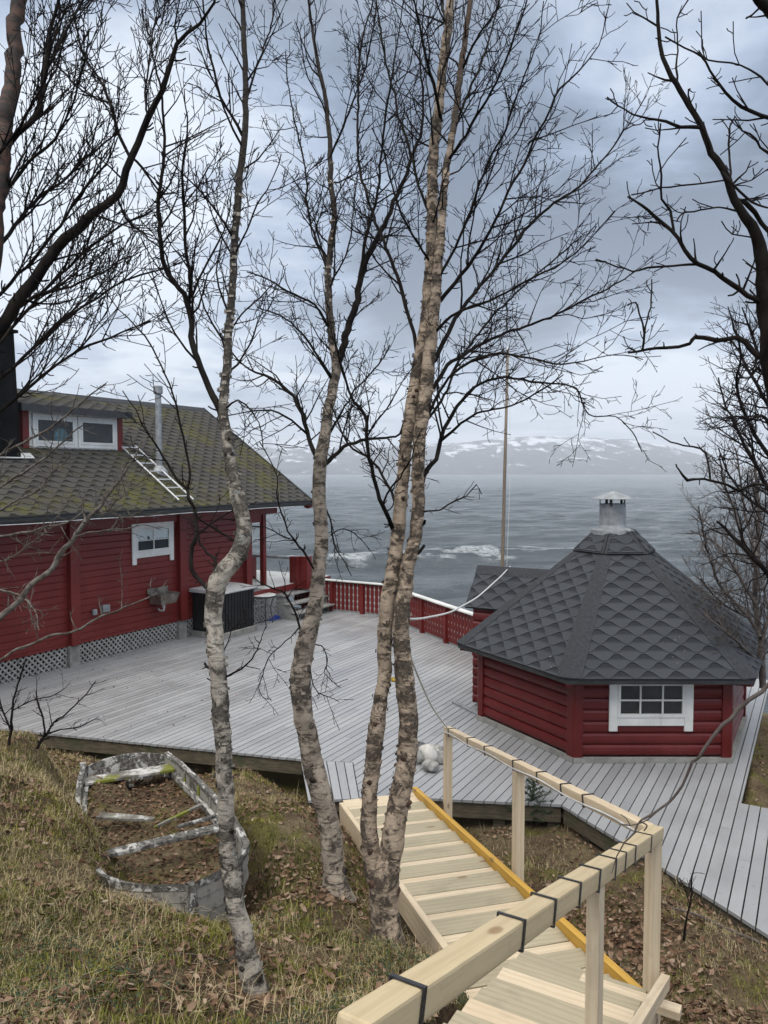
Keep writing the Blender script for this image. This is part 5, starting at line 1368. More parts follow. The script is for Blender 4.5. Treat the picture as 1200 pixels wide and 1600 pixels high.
# ---- middle birch
T2 = [(530, 1412, 58), (524, 1385, 44), (521, 1350, 37), (518, 1310, 35), (509, 1265, 34), (494, 1215, 36), (484, 1165, 33), (474, 1115, 32), (470, 1075, 33), (471, 1045, 33), (477, 1010, 32), (486, 975, 29), (494, 940, 25), (497, 900, 23), (502, 850, 22), (501, 810, 22), (499, 760, 22), (501, 718, 22), (509, 672, 18), (513, 640, 17), (521, 600, 16), (526, 570, 16), (520, 540, 13), (515, 490, 12), (512, 431, 11), (518, 375, 10), (522, 330, 9), (516, 280, 9), (516, 225, 8), (509, 160, 7), (500, 110, 6), (490, 60, 5), (483, 10, 4), (478, -80, 3), (470, -180, 2)]
t2s = trace(T2, 5.40, 6.1, .2, 2, .04, .8)
T2_l = [[(526, 575, 13), (534, 545, 13), (543, 515, 13), (556, 477, 12), (565, 431, 11), (580, 390, 10), (601, 352, 9), (613, 322, 8), (629, 289, 7), (647, 240, 6), (659, 195, 5), (660, 150, 4), (656, 90, 3), (662, 20, 2), (664, -60, 2)],
        [(561, 440, 7), (568, 395, 6), (576, 355, 6), (589, 310, 5), (595, 247, 4), (604, 169, 4), (614, 112, 3), (622, 60, 2), (630, 0, 2)],
        [(498, 722, 10), (489, 705, 9), (482, 682, 8), (473, 650, 8), (463, 626, 7), (445, 606, 6), (422, 592, 5), (400, 582, 4), (380, 568, 3), (362, 550, 3), (345, 520, 2)],
        [(480, 678, 5), (462, 662, 4), (447, 651, 4), (424, 642, 3), (400, 642, 3), (376, 645, 2), (352, 650, 2)],
        [(508, 725, 9), (520, 715, 8), (531, 702, 7), (545, 694, 6), (565, 689, 6), (590, 685, 5), (612, 682, 4), (624, 678, 4), (629, 662, 3), (640, 640, 2)],
        [(513, 510, 5), (507, 500, 5), (490, 476, 4), (470, 465, 4), (449, 454, 4), (428, 442, 3), (405, 430, 3), (385, 425, 2)],
        [(513, 420, 5), (505, 397, 5), (486, 352, 4), (480, 310, 4), (476, 260, 3), (462, 200, 3), (452, 140, 2), (445, 80, 2)],
        [(524, 600, 5), (500, 560, 4), (478, 530, 4), (455, 505, 3), (430, 490, 3), (402, 480, 2)],
        [(508, 690, 4), (530, 650, 4), (555, 610, 3), (590, 570, 3), (610, 540, 2)],
        [(500, 905, 4), (480, 872, 4), (462, 845, 4), (450, 830, 3), (436, 790, 3), (434, 770, 3), (432, 745, 2), (420, 715, 2), (405, 690, 2)],
        [(452, 842, 3), (430, 832, 2), (415, 824, 2), (390, 822, 2)],
        [(471, 990, 4), (463, 960, 4), (450, 935, 4), (440, 925, 3), (425, 918, 3), (405, 908, 2), (396, 900, 2)],
        [(468, 980, 3), (455, 995, 2), (437, 1010, 2), (420, 1028, 2), (410, 1055, 2), (404, 1075, 1.5), (412, 1090, 1.5), (425, 1093, 1)],
        [(486, 1005, 3), (502, 1010, 2), (510, 1020, 2), (510, 1038, 2), (508, 1052, 1.5), (520, 1065, 1.5), (532, 1075, 1)],
        [(484, 1040, 3), (488, 1062, 2), (498, 1082, 2), (515, 1090, 1.5), (530, 1097, 1)],
        [(509, 795, 4), (516, 810, 3), (519, 830, 3), (522, 850, 3), (530, 865, 2), (540, 880, 2), (549, 900, 1.5)],
        [(517, 836, 3), (528, 828, 2), (545, 828, 2), (560, 838, 2), (570, 850, 1.5), (578, 862, 1)],
        [(514, 250, 4), (535, 200, 4), (556, 150, 3), (575, 90, 3), (585, 30, 2), (590, -30, 2)],
        [(514, 445, 4), (535, 410, 3), (548, 370, 3), (552, 320, 2), (560, 270, 2)]]
t2l = limbset(T2_l, [t2s], lambda i: ((-1)**i)*(.5 if i < 9 or i > 16 else .15), .12, 40, .05)
tone2 = [.12]*8+[.08]*5+[.1, .12, .18, .25, .42, .62, .72, .78, .85, .85, .88, .9, .9]+[.95, 1, 1, 1, 1, 1, 1, 1, 1]
tree('birch_tree', 'tan middle birch with its base between the boat and the stairs', 'tree', [(t2s, tone2)], t2l, BARK[1], M['limbdark'], tuple(t2s[0][0]), 2,
     [((0,), dict(den=5.2, Lr=(.35, 1.1), f0=.48, up=.5)), ((1, 2, 3, 4, 5, 6, 7, 8, 9, 18, 19), dict(den=6.8, Lr=(.22, .8), f0=.10, up=.35)),
      ((10, 11, 12, 13, 14, 15, 16, 17), dict(den=8, Lr=(.10, .40), f0=.2, up=-.15))], flake=420, kn=10)

# ---- twin-stemmed birch by the stairs
T3b_ = [(604, 1478, 66), (604, 1450, 52), (601, 1415, 48), (600, 1378, 50), (606, 1345, 42), (614, 1310, 38), (620, 1270, 36), (628, 1230, 34), (634, 1190, 33), (638, 1140, 31), (636, 1100, 31), (631, 1060, 31), (628, 1010, 28), (627, 970, 27), (633, 920, 25), (638, 880, 23), (649, 840, 21), (653, 790, 21), (653, 740, 21), (655, 690, 21), (661, 640, 22), (667, 590, 22), (674, 530, 20), (679, 480, 18), (683, 430, 16), (686, 385, 14), (691, 337, 13), (696, 274, 12), (706, 215, 11), (714, 155, 11), (721, 105, 10), (728, 50, 9), (736, 0, 8), (748, -110, 6), (760, -220, 4)]
T3a_ = [(596, 1400, 34), (586, 1360, 32), (579, 1325, 29), (576, 1280, 27), (577, 1240, 25), (582, 1200, 26), (588, 1140, 27), (595, 1090, 23), (601, 1050, 22), (600, 1000, 25), (604, 955, 25), (612, 905, 25), (619, 860, 23), (624, 810, 22), (629, 750, 21), (633, 700, 20), (641, 650, 20), (648, 600, 20), (656, 550, 20), (665, 500, 18), (670, 440, 18), (674, 395, 18), (674, 350, 18), (676, 300, 17), (677, 250, 17), (683, 187, 16), (691, 112, 15), (699, 50, 15), (704, 0, 13), (712, -90, 9), (716, -200, 6)]
t3b = trace(T3b_, 4.58, 4.95, .10, 3, .035, .7); t3a = trace(T3a_, 4.62, 5.08, .10, 3, .035, .7)
T3_l = [[(678, 565, 9), (700, 520, 8), (730, 470, 7), (765, 430, 6), (800, 385, 6), (850, 330, 5), (905, 290, 4), (950, 240, 3), (985, 190, 2), (1010, 150, 2)],
        [(688, 470, 8), (720, 430, 7), (750, 390, 6), (775, 340, 5), (810, 270, 5), (850, 190, 4), (875, 140, 4), (905, 110, 3), (935, 70, 2), (950, 10, 2)],
        [(672, 615, 8), (700, 572, 7), (740, 545, 6), (800, 515, 5), (850, 500, 4), (890, 480, 4), (950, 450, 3), (1000, 420, 2)],
        [(668, 650, 6), (700, 590, 5), (740, 565, 5), (780, 552, 4), (830, 560, 4), (880, 570, 3), (930, 560, 2), (975, 555, 2), (1005, 562, 2)],
        [(654, 756, 9), (668, 735, 9), (680, 716, 8), (688, 690, 8), (700, 660, 7), (722, 625, 6), (752, 600, 5), (790, 590, 4), (840, 598, 4), (872, 600, 3), (900, 607, 3), (920, 648, 2.5), (961, 651, 2), (988, 675, 2), (1004, 706, 2)],
        [(688, 689, 6), (715, 668, 5), (745, 645, 4), (790, 637, 3), (845, 610, 3), (880, 585, 2)],
        [(655, 572, 8), (647, 525, 7), (625, 442, 7), (600, 378, 6), (577, 319, 5), (562, 262, 5), (559, 187, 4), (561, 94, 4), (569, 45, 3), (582, 5, 3), (590, -60, 2)],
        [(614, 828, 8), (604, 800, 8), (590, 768, 7), (577, 717, 7), (570, 650, 6), (552, 628, 5), (540, 590, 4), (530, 560, 3), (522, 520, 2)],
        [(619, 790, 6), (606, 758, 5), (584, 722, 5), (562, 706, 4), (542, 692, 4), (526, 655, 3), (515, 630, 2)],
        [(690, 190, 6), (676, 130, 6), (664, 80, 5), (655, 40, 4), (644, -10, 3), (630, -80, 2)],
        [(655, 800, 4), (672, 798, 3), (690, 796, 3), (712, 782, 3), (728, 774, 2), (744, 758, 2), (752, 772, 1.5)],
        [(700, 250, 6), (722, 220, 5), (745, 180, 5), (775, 130, 4), (800, 70, 4), (820, 10, 3), (838, -60, 2)],
        [(710, 200, 5), (730, 150, 5), (755, 90, 4), (770, 40, 3), (785, -20, 2)],
        [(682, 440, 6), (710, 390, 5), (735, 330, 5), (760, 260, 4), (790, 200, 4), (815, 130, 3), (840, 60, 2), (850, 0, 2)],
        [(676, 350, 6), (655, 290, 5), (640, 235, 5), (622, 175, 4), (606, 110, 4), (596, 50, 3), (584, -20, 2)],
        [(679, 520, 6), (716, 486, 5), (765, 470, 4), (820, 440, 4), (880, 410, 3), (925, 370, 2), (960, 330, 2)],
        [(664, 660, 5), (690, 625, 5), (720, 560, 4), (765, 500, 4), (812, 452, 3), (860, 410, 3), (910, 370, 2)],
        [(652, 830, 7), (660, 820, 6), (665, 812, 5)], [(653, 865, 7), (664, 852, 5)],
        [(672, 410, 5), (650, 375, 4), (628, 335, 4), (612, 290, 3), (600, 240, 3), (580, 200, 2)],
        [(700, 50, 7), (694, 20, 6), (684, -20, 5), (676, -80, 4)], [(722, 110, 5), (745, 60, 4), (772, 20, 3), (795, -40, 2)]]
t3l = limbset(T3_l, [t3b, t3a], lambda i: ((-1)**i)*(.75 if i not in (17, 18, 10) else .05), .14, 80, .05)
tone3b = [.25, .15, .1, .1, .2, .3, .35, .35, .3, .3, .3, .2, .1, .1, .1, .15, .2, .3, .45, .6, .7, .72, .72, .74, .76, .8]
tone3a = [.1, .05, .0, .0, .0, .0, -.05, -.05, 0, 0, 0, 0, .1, .15, .15, .1, .1, .1, .1, .1, .1]
tree('birch_tree', 'tallest birch, twin pale trunks leaning together beside the top of the wooden stairs', 'tree', [(t3b, tone3b), (t3a, tone3a)], t3l, BARK[2], M['limbdark'], tuple(t3b[0][0]), 3,
     [((0, 1), dict(den=3.4, Lr=(.4, 1.0), f0=.62, up=.45)), (tuple(range(2, 8))+(13, 14, 15, 17, 18), dict(den=6.6, Lr=(.25, .85), f0=.14, up=.25, bias=(.15, 0, .1))),
      ((8, 9, 10, 11, 16, 21), dict(den=6.5, Lr=(.22, .75), f0=.12, up=.35)), ((12,), dict(den=9, Lr=(.08, .22), f0=.3, up=.2)), ((22, 23), dict(den=6, Lr=(.25, .6), f0=.1))], flake=520, kn=16, sides=22)

DENS = 1.7
# ---- left-hand tree: reddish trunk and long dark limb, broom of rising twigs
LA = trace([(-14, 420, 28), (-4, 320, 26), (7, 225, 25), (13, 165, 25), (19, 100, 24), (26, 40, 23), (34, -20, 22), (44, -120, 18), (50, -220, 12)], 3.7, 4.1, .1, 5, .04)
root_l = Vector((LA[0][0][0], LA[0][0][1], 0)); gz_ = float(GZ(root_l.x-.25, root_l.y-.1))
lowpts = np.array([[root_l.x-.3, root_l.y-.1, gz_-.1], [root_l.x-.22, root_l.y-.06, gz_+.7], [root_l.x-.06, root_l.y-.02, LA[0][0][2]-.6]])
cq, _ = catmull(np.concatenate([lowpts, LA[0][:1]]), .06); LAF = (np.concatenate([cq[:-1], LA[0]]), np.concatenate([np.linspace(.075, LA[1][0], len(cq)-1), LA[1]]))
L_l = [[(-40, 560, 22), (0, 514, 19), (38, 457, 18), (67, 416, 17), (101, 371, 16), (146, 334, 14), (184, 304, 12), (206, 244, 11), (232, 184, 10), (259, 120, 8), (277, 71, 7), (311, 37, 5), (334, 4, 4), (350, -60, 3)],
       [(205, 250, 5), (187, 210, 5), (171, 157, 4), (154, 124, 4), (131, 86, 3), (120, 45, 3), (109, 0, 2), (100, -50, 2)],
       [(171, 161, 4), (135, 146, 3), (101, 116, 3), (60, 67, 2), (38, 30, 2)],
       [(12, 228, 10), (28, 210, 9), (62, 172, 9), (68, 105, 7), (78, 55, 5), (88, 10, 4), (95, -60, 3)],
       [(-8, 395, 7), (25, 350, 6), (60, 310, 5), (95, 285, 4), (130, 250, 4), (160, 225, 3), (190, 200, 2)],
       [(-20, 330, 7), (15, 290, 6), (45, 255, 5), (85, 215, 4), (110, 170, 3), (128, 110, 3), (140, 50, 2)],
       [(-10, 470, 6), (30, 430, 5), (70, 385, 5), (105, 335, 4), (135, 290, 4), (165, 255, 3), (185, 215, 2)],
       [(-20, 560, 6), (30, 500, 5), (62, 462, 5), (110, 415, 4), (150, 380, 4), (195, 350, 3), (240, 330, 2)],
       [(-10, 600, 6), (35, 560, 5), (80, 515, 5), (130, 480, 4), (175, 450, 3), (220, 430, 3), (260, 420, 2)],
       [(-20, 660, 5), (40, 610, 5), (90, 570, 4), (140, 540, 4), (190, 520, 3), (235, 500, 2)],
       [(-20, 260, 6), (20, 215, 5), (50, 165, 4), (72, 110, 4), (100, 60, 3), (125, 10, 3), (150, -40, 2)],
       [(206, 246, 4), (222, 262, 4), (250, 300, 3), (268, 330, 2), (285, 345, 2)], [(232, 184, 4), (226, 150, 3), (232, 110, 3), (238, 60, 2), (250, 10, 2)],
       [(30, 480, 6), (60, 460, 5), (100, 450, 4), (150, 430, 3), (200, 400, 2)],
       [(184, 305, 4), (190, 330, 3), (210, 355, 3), (240, 370, 2)]]
lll = [trace(s, 3.75+.05*(i % 4), 3.6+.28*((i*7) % 5)-.2, .2, 120+i, .06) for i, s in enumerate(L_l)]
tree('tree', 'dark tree at the left edge with one long curved limb and rising twigs', 'tree', [(LAF, 1.0)], lll, M['limbred'], M['limbdark'], tuple(LAF[0][0]), 5,
     [((1,), dict(den=3.2, Lr=(.22, .60), f0=.05, up=.5)), ((2, 3), dict(den=6, Lr=(.2, .5), f0=.1, up=.4)),
      (tuple(range(4, 16)), dict(den=9, Lr=(.30, .85), f0=.10, up=.55, bias=(.3, 0, .45), ang=(.25, .7), kink=.09))], sides=16)

DENS = 1.25
# ---- right-hand tree
RT_ = trace([(1216, 620, 34), (1203, 540, 32), (1197, 470, 30), (1194, 412, 23), (1182, 367, 18), (1156, 326, 14), (1137, 285, 12), (1119, 251, 11), (1096, 199, 10), (1077, 165, 9), (1055, 131, 8), (1036, 90, 7), (1029, 49, 6), (1025, 0, 5), (1022, -80, 4)], 2.85, 2.6, .08, 6, .03, 1.0)
q0 = RT_[0][0]; gz_ = float(GZ(q0[0]+.25, q0[1]+.05))
cq, _ = catmull(np.array([[q0[0]+.22, q0[1]+.08, gz_-.1], [q0[0]+.14, q0[1]+.05, gz_+1.1], list(q0)]), .05); RTF = (np.concatenate([cq[:-1], RT_[0]]), np.concatenate([np.linspace(.055, RT_[1][0], len(cq)-1), RT_[1]]))
R_l = [[(1198, 500, 17), (1212, 440, 16), (1230, 370, 15), (1242, 290, 14), (1246, 200, 13), (1242, 120, 12), (1236, 70, 12), (1230, 10, 8), (1226, -60, 5)],
       [(1197, 478, 11), (1178, 466, 9), (1156, 454, 9), (1119, 427, 8), (1089, 412, 8), (1070, 390, 7), (1051, 360, 7), (1021, 337, 6), (1002, 322, 5), (980, 307, 3)],
       [(1089, 413, 5), (1065, 414, 4), (1040, 416, 4), (1010, 419, 4), (987, 424, 3), (961, 416, 3), (930, 405, 2)],
       [(1053, 362, 5), (1047, 330, 5), (1032, 311, 4), (1030, 275, 4), (1029, 244, 3), (1032, 195, 3)],
       [(1200, 566, 13), (1190, 558, 12), (1175, 547, 11), (1149, 529, 9), (1119, 531, 8), (1085, 529, 8), (1077, 538, 6), (1040, 544, 6), (1010, 547, 5), (980, 551, 4)],
       [(1004, 547, 4), (1006, 520, 4), (1000, 490, 3), (995, 472, 3), (980, 478, 2)], [(1006, 530, 4), (1012, 500, 3), (1017, 470, 3), (1019, 436, 2)],
       [(1096, 199, 7), (1062, 197, 6), (1040, 187, 5), (1014, 184, 4), (987, 180, 3), (965, 165, 2), (948, 150, 2)],
       [(1137, 281, 3), (1110, 285, 3), (1081, 289, 3), (1045, 294, 3), (1020, 298, 2), (985, 306, 2)],
       [(1152, 330, 4), (1122, 324, 3), (1085, 330, 3), (1066, 334, 3), (1056, 346, 2)], [(1175, 371, 3), (1145, 366, 2), (1126, 347, 2)],
       [(1246, 205, 8), (1216, 190, 7), (1200, 184, 7), (1160, 165, 6), (1134, 146, 5), (1111, 112, 4), (1096, 90, 4), (1070, 76, 3), (1038, 60, 3)],
       [(1243, 150, 5), (1210, 140, 4), (1190, 120, 4), (1156, 104, 3), (1107, 94, 3), (1092, 78, 2)], [(1238, 90, 12), (1230, 55, 18), (1218, 28, 22), (1200, 14, 20), (1185, 2, 17), (1165, -22, 13)],
       [(1150, 312, 9), (1170, 322, 9), (1190, 345, 8), (1215, 372, 7)], [(1128, 268, 6), (1146, 290, 5), (1165, 305, 5), (1185, 318, 4), (1210, 326, 3)],
       [(1141, 280, 4), (1141, 240, 4), (1142, 200, 3), (1147, 184, 2)], [(1110, 235, 3), (1100, 208, 3), (1077, 150, 3), (1080, 140, 2)],
       [(1058, 132, 4), (1059, 105, 4), (1060, 80, 3), (1058, 30, 2), (1070, 10, 2), (1085, -15, 2)],
       [(1200, 760, 5), (1178, 757, 5), (1156, 766, 6), (1138, 757, 5), (1110, 750, 5), (1090, 748, 4), (1075, 750, 6), (1062, 732, 3), (1056, 726, 2)],
       [(1110, 750, 4), (1105, 717, 4), (1095, 701, 4), (1070, 695, 3), (1047, 689, 3), (1019, 674, 2)],
       [(1244, 262, 6), (1216, 250, 5), (1200, 240, 5), (1188, 228, 4), (1180, 215, 4), (1160, 205, 3), (1148, 190, 2)]]
rll = limbset(R_l, [RT_], lambda i: ((-1)**i)*.12, .04, 160, .03)
tree('tree', 'near dark bare tree reaching in from the right edge with knobbly limbs', 'tree', [(RTF, 1.0)], rll, M['limbdark'], M['limbdark'], tuple(RTF[0][0]), 6,
     [((0, 1), dict(den=3, Lr=(.10, .30), f0=.55, up=.3)), ((2, 4, 5, 8, 12, 13, 22), dict(den=8.5, Lr=(.06, .26), f0=.15, up=.35, kink=.2)), ((3, 6, 7, 10, 11, 17, 18, 19), dict(den=8, Lr=(.04, .16), f0=.2, up=.3, kink=.2)),
      ((14, 15, 16), dict(den=9, Lr=(.1, .3), f0=.1, up=.3)), ((20, 21), dict(den=5, Lr=(.03, .09), f0=.2, up=.3))], sides=14)
# low bent shoot of the same tree crossing the hut wall and the handrail corner
sh_l = trace([(1222, 1056, 7), (1200, 1072, 7), (1162, 1097, 7), (1150, 1117, 7), (1117, 1145, 6), (1092, 1182, 5), (1082, 1192, 5), (1072, 1217, 4), (1060, 1240, 4), (1035, 1260, 4), (1010, 1275, 4), (997, 1287, 3), (990, 1300, 3), (975, 1317, 2.5), (965, 1340, 2), (957, 1366, 1.5)], 2.75, 2.95, .04, 7, .025)
q0 = sh_l[0][0]; gz_ = float(GZ(q0[0]+.5, q0[1]+.1)); cq, _ = catmull(np.array([[q0[0]+.62, q0[1]+.1, gz_-.05], [q0[0]+.5, q0[1]+.06, gz_+.8], [q0[0]+.2, q0[1]+.02, q0[2]-.05], list(q0)]), .05)
SHF = (np.concatenate([cq[:-1], sh_l[0]]), np.concatenate([np.linspace(.018, sh_l[1][0], len(cq)-1), sh_l[1]]))
tw2 = [trace(s, 2.86, 2.9, .02, 170+i, .02) for i, s in enumerate([[(1035, 1260, 2), (1012, 1280, 2), (985, 1289, 2), (965, 1288, 1.5)], [(1000, 1283, 3), (1010, 1290, 2), (1004, 1298, 2)], [(1150, 1112, 3), (1146, 1104, 3)]])]
tree('sapling', 'thin bare sapling shoot bending in from the right over the handrail corner', 'sapling', [(SHF, .3)], tw2, M['twiggrey'], M['twiggrey'], tuple(SHF[0][0]), 8, [((0,), dict(den=2.4, Lr=(.02, .06), f0=.45, up=.1))], sides=8, twmat='twiggrey')

# ---- bushy trees behind the hut at the right edge
def bushy(name, label, stems, t0, seed, den, Lr, mt, group=None, f0=.08):
    S = [trace(s, t0, t0+.5*(-1)**i, .35, seed+i, .10) for i, s in enumerate(stems)]
    return tree(name, label, 'tree', [(S[0], .3)], S[1:], M[mt], M[mt], tuple(S[0][0][0]), seed, [(tuple(range(len(S))), dict(den=den, Lr=Lr, f0=f0, up=.3, rk=.8, d2=.8))], sides=8, twmat=mt, group=group)
RMIN = .0022; DENS = 2.1
bushy('tree', 'pale grey bushy birch behind the right side of the hut roof, above the water', [[(1192, 1075, 11), (1188, 1000, 10), (1180, 940, 9), (1183, 870, 8), (1186, 800, 6), (1180, 740, 5), (1175, 690, 3)], [(1188, 995, 7), (1170, 965, 6), (1128, 920, 5), (1107, 867, 4), (1098, 830, 3), (1092, 790, 2)],
      [(1184, 950, 6), (1155, 900, 5), (1130, 860, 4), (1105, 840, 3), (1080, 830, 2)], [(1186, 900, 6), (1160, 840, 5), (1145, 790, 4), (1130, 750, 3), (1125, 710, 2)], [(1190, 1010, 6), (1204, 940, 5), (1210, 870, 4), (1205, 800, 3)],
      [(1170, 965, 4), (1140, 950, 3), (1115, 930, 3), (1095, 905, 2)], [(1183, 870, 5), (1165, 810, 4), (1158, 760, 3), (1150, 700, 2)], [(1192, 1040, 5), (1160, 1010, 4), (1130, 985, 3), (1100, 960, 2)]], 9.6, 200, 7.5, (.35, 1.0), 'twiggrey')
bushy('tree', 'dark bare tree at the far right edge rising above the pale bushy birch', [[(1235, 1000, 16), (1222, 900, 14), (1213, 800, 12), (1208, 700, 10), (1203, 620, 8), (1196, 560, 6), (1188, 500, 4)], [(1218, 930, 9), (1200, 895, 8), (1177, 871, 7), (1145, 836, 6), (1120, 815, 3)], [(1210, 780, 8), (1185, 735, 6), (1165, 700, 5), (1148, 660, 4), (1132, 630, 3), (1122, 590, 2)],
      [(1208, 720, 7), (1180, 680, 6), (1160, 640, 5), (1150, 600, 4), (1158, 560, 3), (1150, 520, 2)], [(1204, 640, 6), (1182, 600, 5), (1165, 570, 4), (1152, 545, 3), (1140, 530, 2)], [(1200, 580, 5), (1180, 540, 4), (1170, 510, 3), (1160, 480, 2)], [(1212, 810, 6), (1185, 790, 5), (1160, 770, 4), (1138, 740, 3), (1122, 700, 2)],
      [(1206, 670, 5), (1190, 650, 5), (1172, 655, 4), (1150, 650, 3), (1128, 655, 2)], [(1202, 600, 4), (1185, 575, 3), (1172, 590, 3), (1150, 590, 2)]], 7.2, 220, 8, (.28, .8), 'twig')
RMIN = .0015; DENS = 1.2
# ---- pale lichened branches and small shrubs in front of the house
P1s = trace([(-60, 1010, 12), (-25, 985, 11), (0, 962, 10), (25, 942, 9.5), (50, 917, 9), (75, 895, 8.5), (92, 872, 8.5), (102, 855, 8), (117, 840, 7.5), (132, 817, 7), (152, 797, 6.5), (172, 770, 5), (187, 747, 4.5), (205, 722, 3.5), (215, 705, 3), (222, 690, 2)], 4.3, 4.7, .08, 9, .03)
q0 = P1s[0][0]; gz_ = float(GZ(q0[0]-.35, q0[1])); cq, _ = catmull(np.array([[q0[0]-.45, q0[1]-.05, gz_-.05], [q0[0]-.28, q0[1]-.02, (gz_+q0[2])/2], list(q0)]), .05)
P1F = (np.concatenate([cq[:-1], P1s[0]]), np.concatenate([np.linspace(.032, P1s[1][0], len(cq)-1), P1s[1]]))
pl = [[(132, 817, 4), (133, 808, 3), (130, 795, 3), (131, 785, 2)], [(118, 838, 3), (145, 832, 3), (170, 828, 3), (200, 826, 2), (225, 820, 1.5), (250, 828, 1)], [(170, 832, 3), (182, 815, 2), (186, 808, 2), (205, 806, 2), (225, 795, 1.5)],
      [(0, 838, 4), (40, 832, 3), (75, 822, 3), (108, 815, 2), (130, 800, 1.5)], [(-10, 770, 4), (25, 745, 4), (60, 722, 3), (90, 700, 3), (110, 680, 2), (130, 660, 2)], [(-10, 802, 4), (30, 780, 3), (60, 765, 3), (85, 735, 2), (110, 715, 2)],
      [(-15, 720, 5), (20, 700, 4), (60, 680, 4), (90, 660, 3), (115, 640, 3), (150, 610, 2), (165, 600, 2)], [(-10, 880, 3), (20, 870, 2), (45, 850, 2), (70, 835, 1.5)], [(-10, 920, 3), (30, 930, 3), (55, 955, 2), (60, 985, 1.5)], [(152, 797, 3), (165, 800, 2), (185, 780, 2), (200, 775, 1)]]
pll = [trace(s, 4.5+.06*i, 4.6-.05*i, .1, 300+i, .03) for i, s in enumerate(pl)]
tree('sapling', 'leaning pale lichen-covered sapling in front of the red house wall', 'sapling', [(P1F, .5)], pll, M['twigpale'], M['twigpale'], tuple(P1F[0][0]), 31, [((0,), dict(den=5, Lr=(.10, .30), f0=.4, up=.2)), (tuple(range(1, 11)), dict(den=9, Lr=(.10, .42), f0=.05, up=.15))], sides=10, twmat='twigpale')
P2s = trace([(-50, 1055, 5), (0, 1029, 4.5), (35, 1012, 4), (70, 997, 4), (119, 985, 4), (150, 966, 3.5), (196, 948, 3), (218, 938, 2.5), (245, 928, 2), (256, 915, 1.5), (263, 905, 1)], 4.6, 4.9, .08, 11, .03)
q0 = P2s[0][0]; gz_ = float(GZ(q0[0]-.2, q0[1])); P2F = (np.concatenate([[[q0[0]-.25, q0[1], gz_-.05], [q0[0]-.12, q0[1], (gz_+q0[2])/2]], P2s[0]]), np.concatenate([[.014, .012], P2s[1]]))
pl = [[(190, 950, 2), (190, 925, 1.5), (190, 900, 1.2), (188, 875, 1), (192, 860, 1)], [(235, 932, 1.5), (235, 915, 1.2), (238, 903, 1)], [(160, 962, 2), (155, 945, 1.5), (152, 930, 1)], [(120, 985, 2), (112, 968, 1.5), (108, 955, 1)], [(60, 1000, 2), (52, 970, 1.5), (48, 940, 1.2), (50, 915, 1)]]
pll = [trace(s, 4.75, 4.8, .05, 330+i, .03) for i, s in enumerate(pl)]
tree('sapling', 'thin pale twig-like sapling reaching low across the lattice skirt of the house', 'sapling', [(P2F, .5)], pll, M['twigpale'], M['twigpale'], tuple(P2F[0][0]), 33, [((0,), dict(den=5, Lr=(.05, .18), f0=.2, up=.25)), (tuple(range(1, 6)), dict(den=8, Lr=(.03, .10), f0=.2, up=.25))], sides=7, twmat='twigpale')
SHR = [trace(s, 6.6, 6.7, .05, 350+i, .04) for i, s in enumerate([[(14, 1165, 5), (18, 1120, 4), (24, 1085, 3), (33, 1055, 3), (40, 1030, 2)], [(16, 1140, 3), (5, 1110, 3), (-5, 1080, 2), (-12, 1060, 1.5)], [(58, 1170, 4), (70, 1140, 3), (62, 1105, 3), (56, 1080, 2)], [(62, 1160, 3), (85, 1130, 3), (110, 1108, 2), (130, 1090, 2), (150, 1065, 1.5)], [(66, 1150, 3), (95, 1140, 2), (125, 1135, 2), (155, 1120, 1)], [(20, 1110, 2), (50, 1095, 2), (85, 1085, 1.5), (110, 1068, 1)]])]
tree('shrub', 'small dark leafless shrub on the left bank at the deck edge', 'shrub', [(SHR[0], .5)], SHR[1:], M['twig'], M['twig'], tuple(SHR[0][0][0]), 35, [(tuple(range(6)), dict(den=9, Lr=(.10, .35), f0=.15, up=.3))], sides=6)

# ---- rope from the twin birch to the hut porch and to the handrail
def rope(px_list, t0, t1, r, label):
    f = np.linspace(0, 1, len(px_list)); P = np.array([list(D(a, b_, t0+(t1-t0)*k)) for (a, b_), k in zip(px_list, f)]); Q, _ = catmull(P, .08); tw = TUBES(); tw.add(Q, np.full(len(Q), r), 6)
    tag(tw.build('rope', M['rope'], None), label, 'rope')
rope([(634, 967), (653, 967), (672, 964), (702, 957), (722, 947), (747, 932), (772, 910), (784, 899), (797, 885)], 4.9, 11.55, .0085, 'white rope sagging from the twin birch to the ridge of the hut porch')
rope([(636, 1012), (645, 1036), (660, 1072), (677, 1107), (700, 1139)], 4.85, 7.45, .0085, 'white rope running from the twin birch down to the end of the handrail')
bk = D(617, 1062, 4.74); q = MB(); q.lathe(bk, [(.012, -.012), (.022, -.01), (.024, 0), (.022, .01), (.012, .012)], 12); M['buckle'] = simple('yellow strap', (.45, .30, .03), (.35, .22, .02), 12, .5, .1); tag(q.build('strap_buckle', M['buckle'], None, smooth=True), 'small yellow strap buckle between the twin birch trunks', 'buckle')
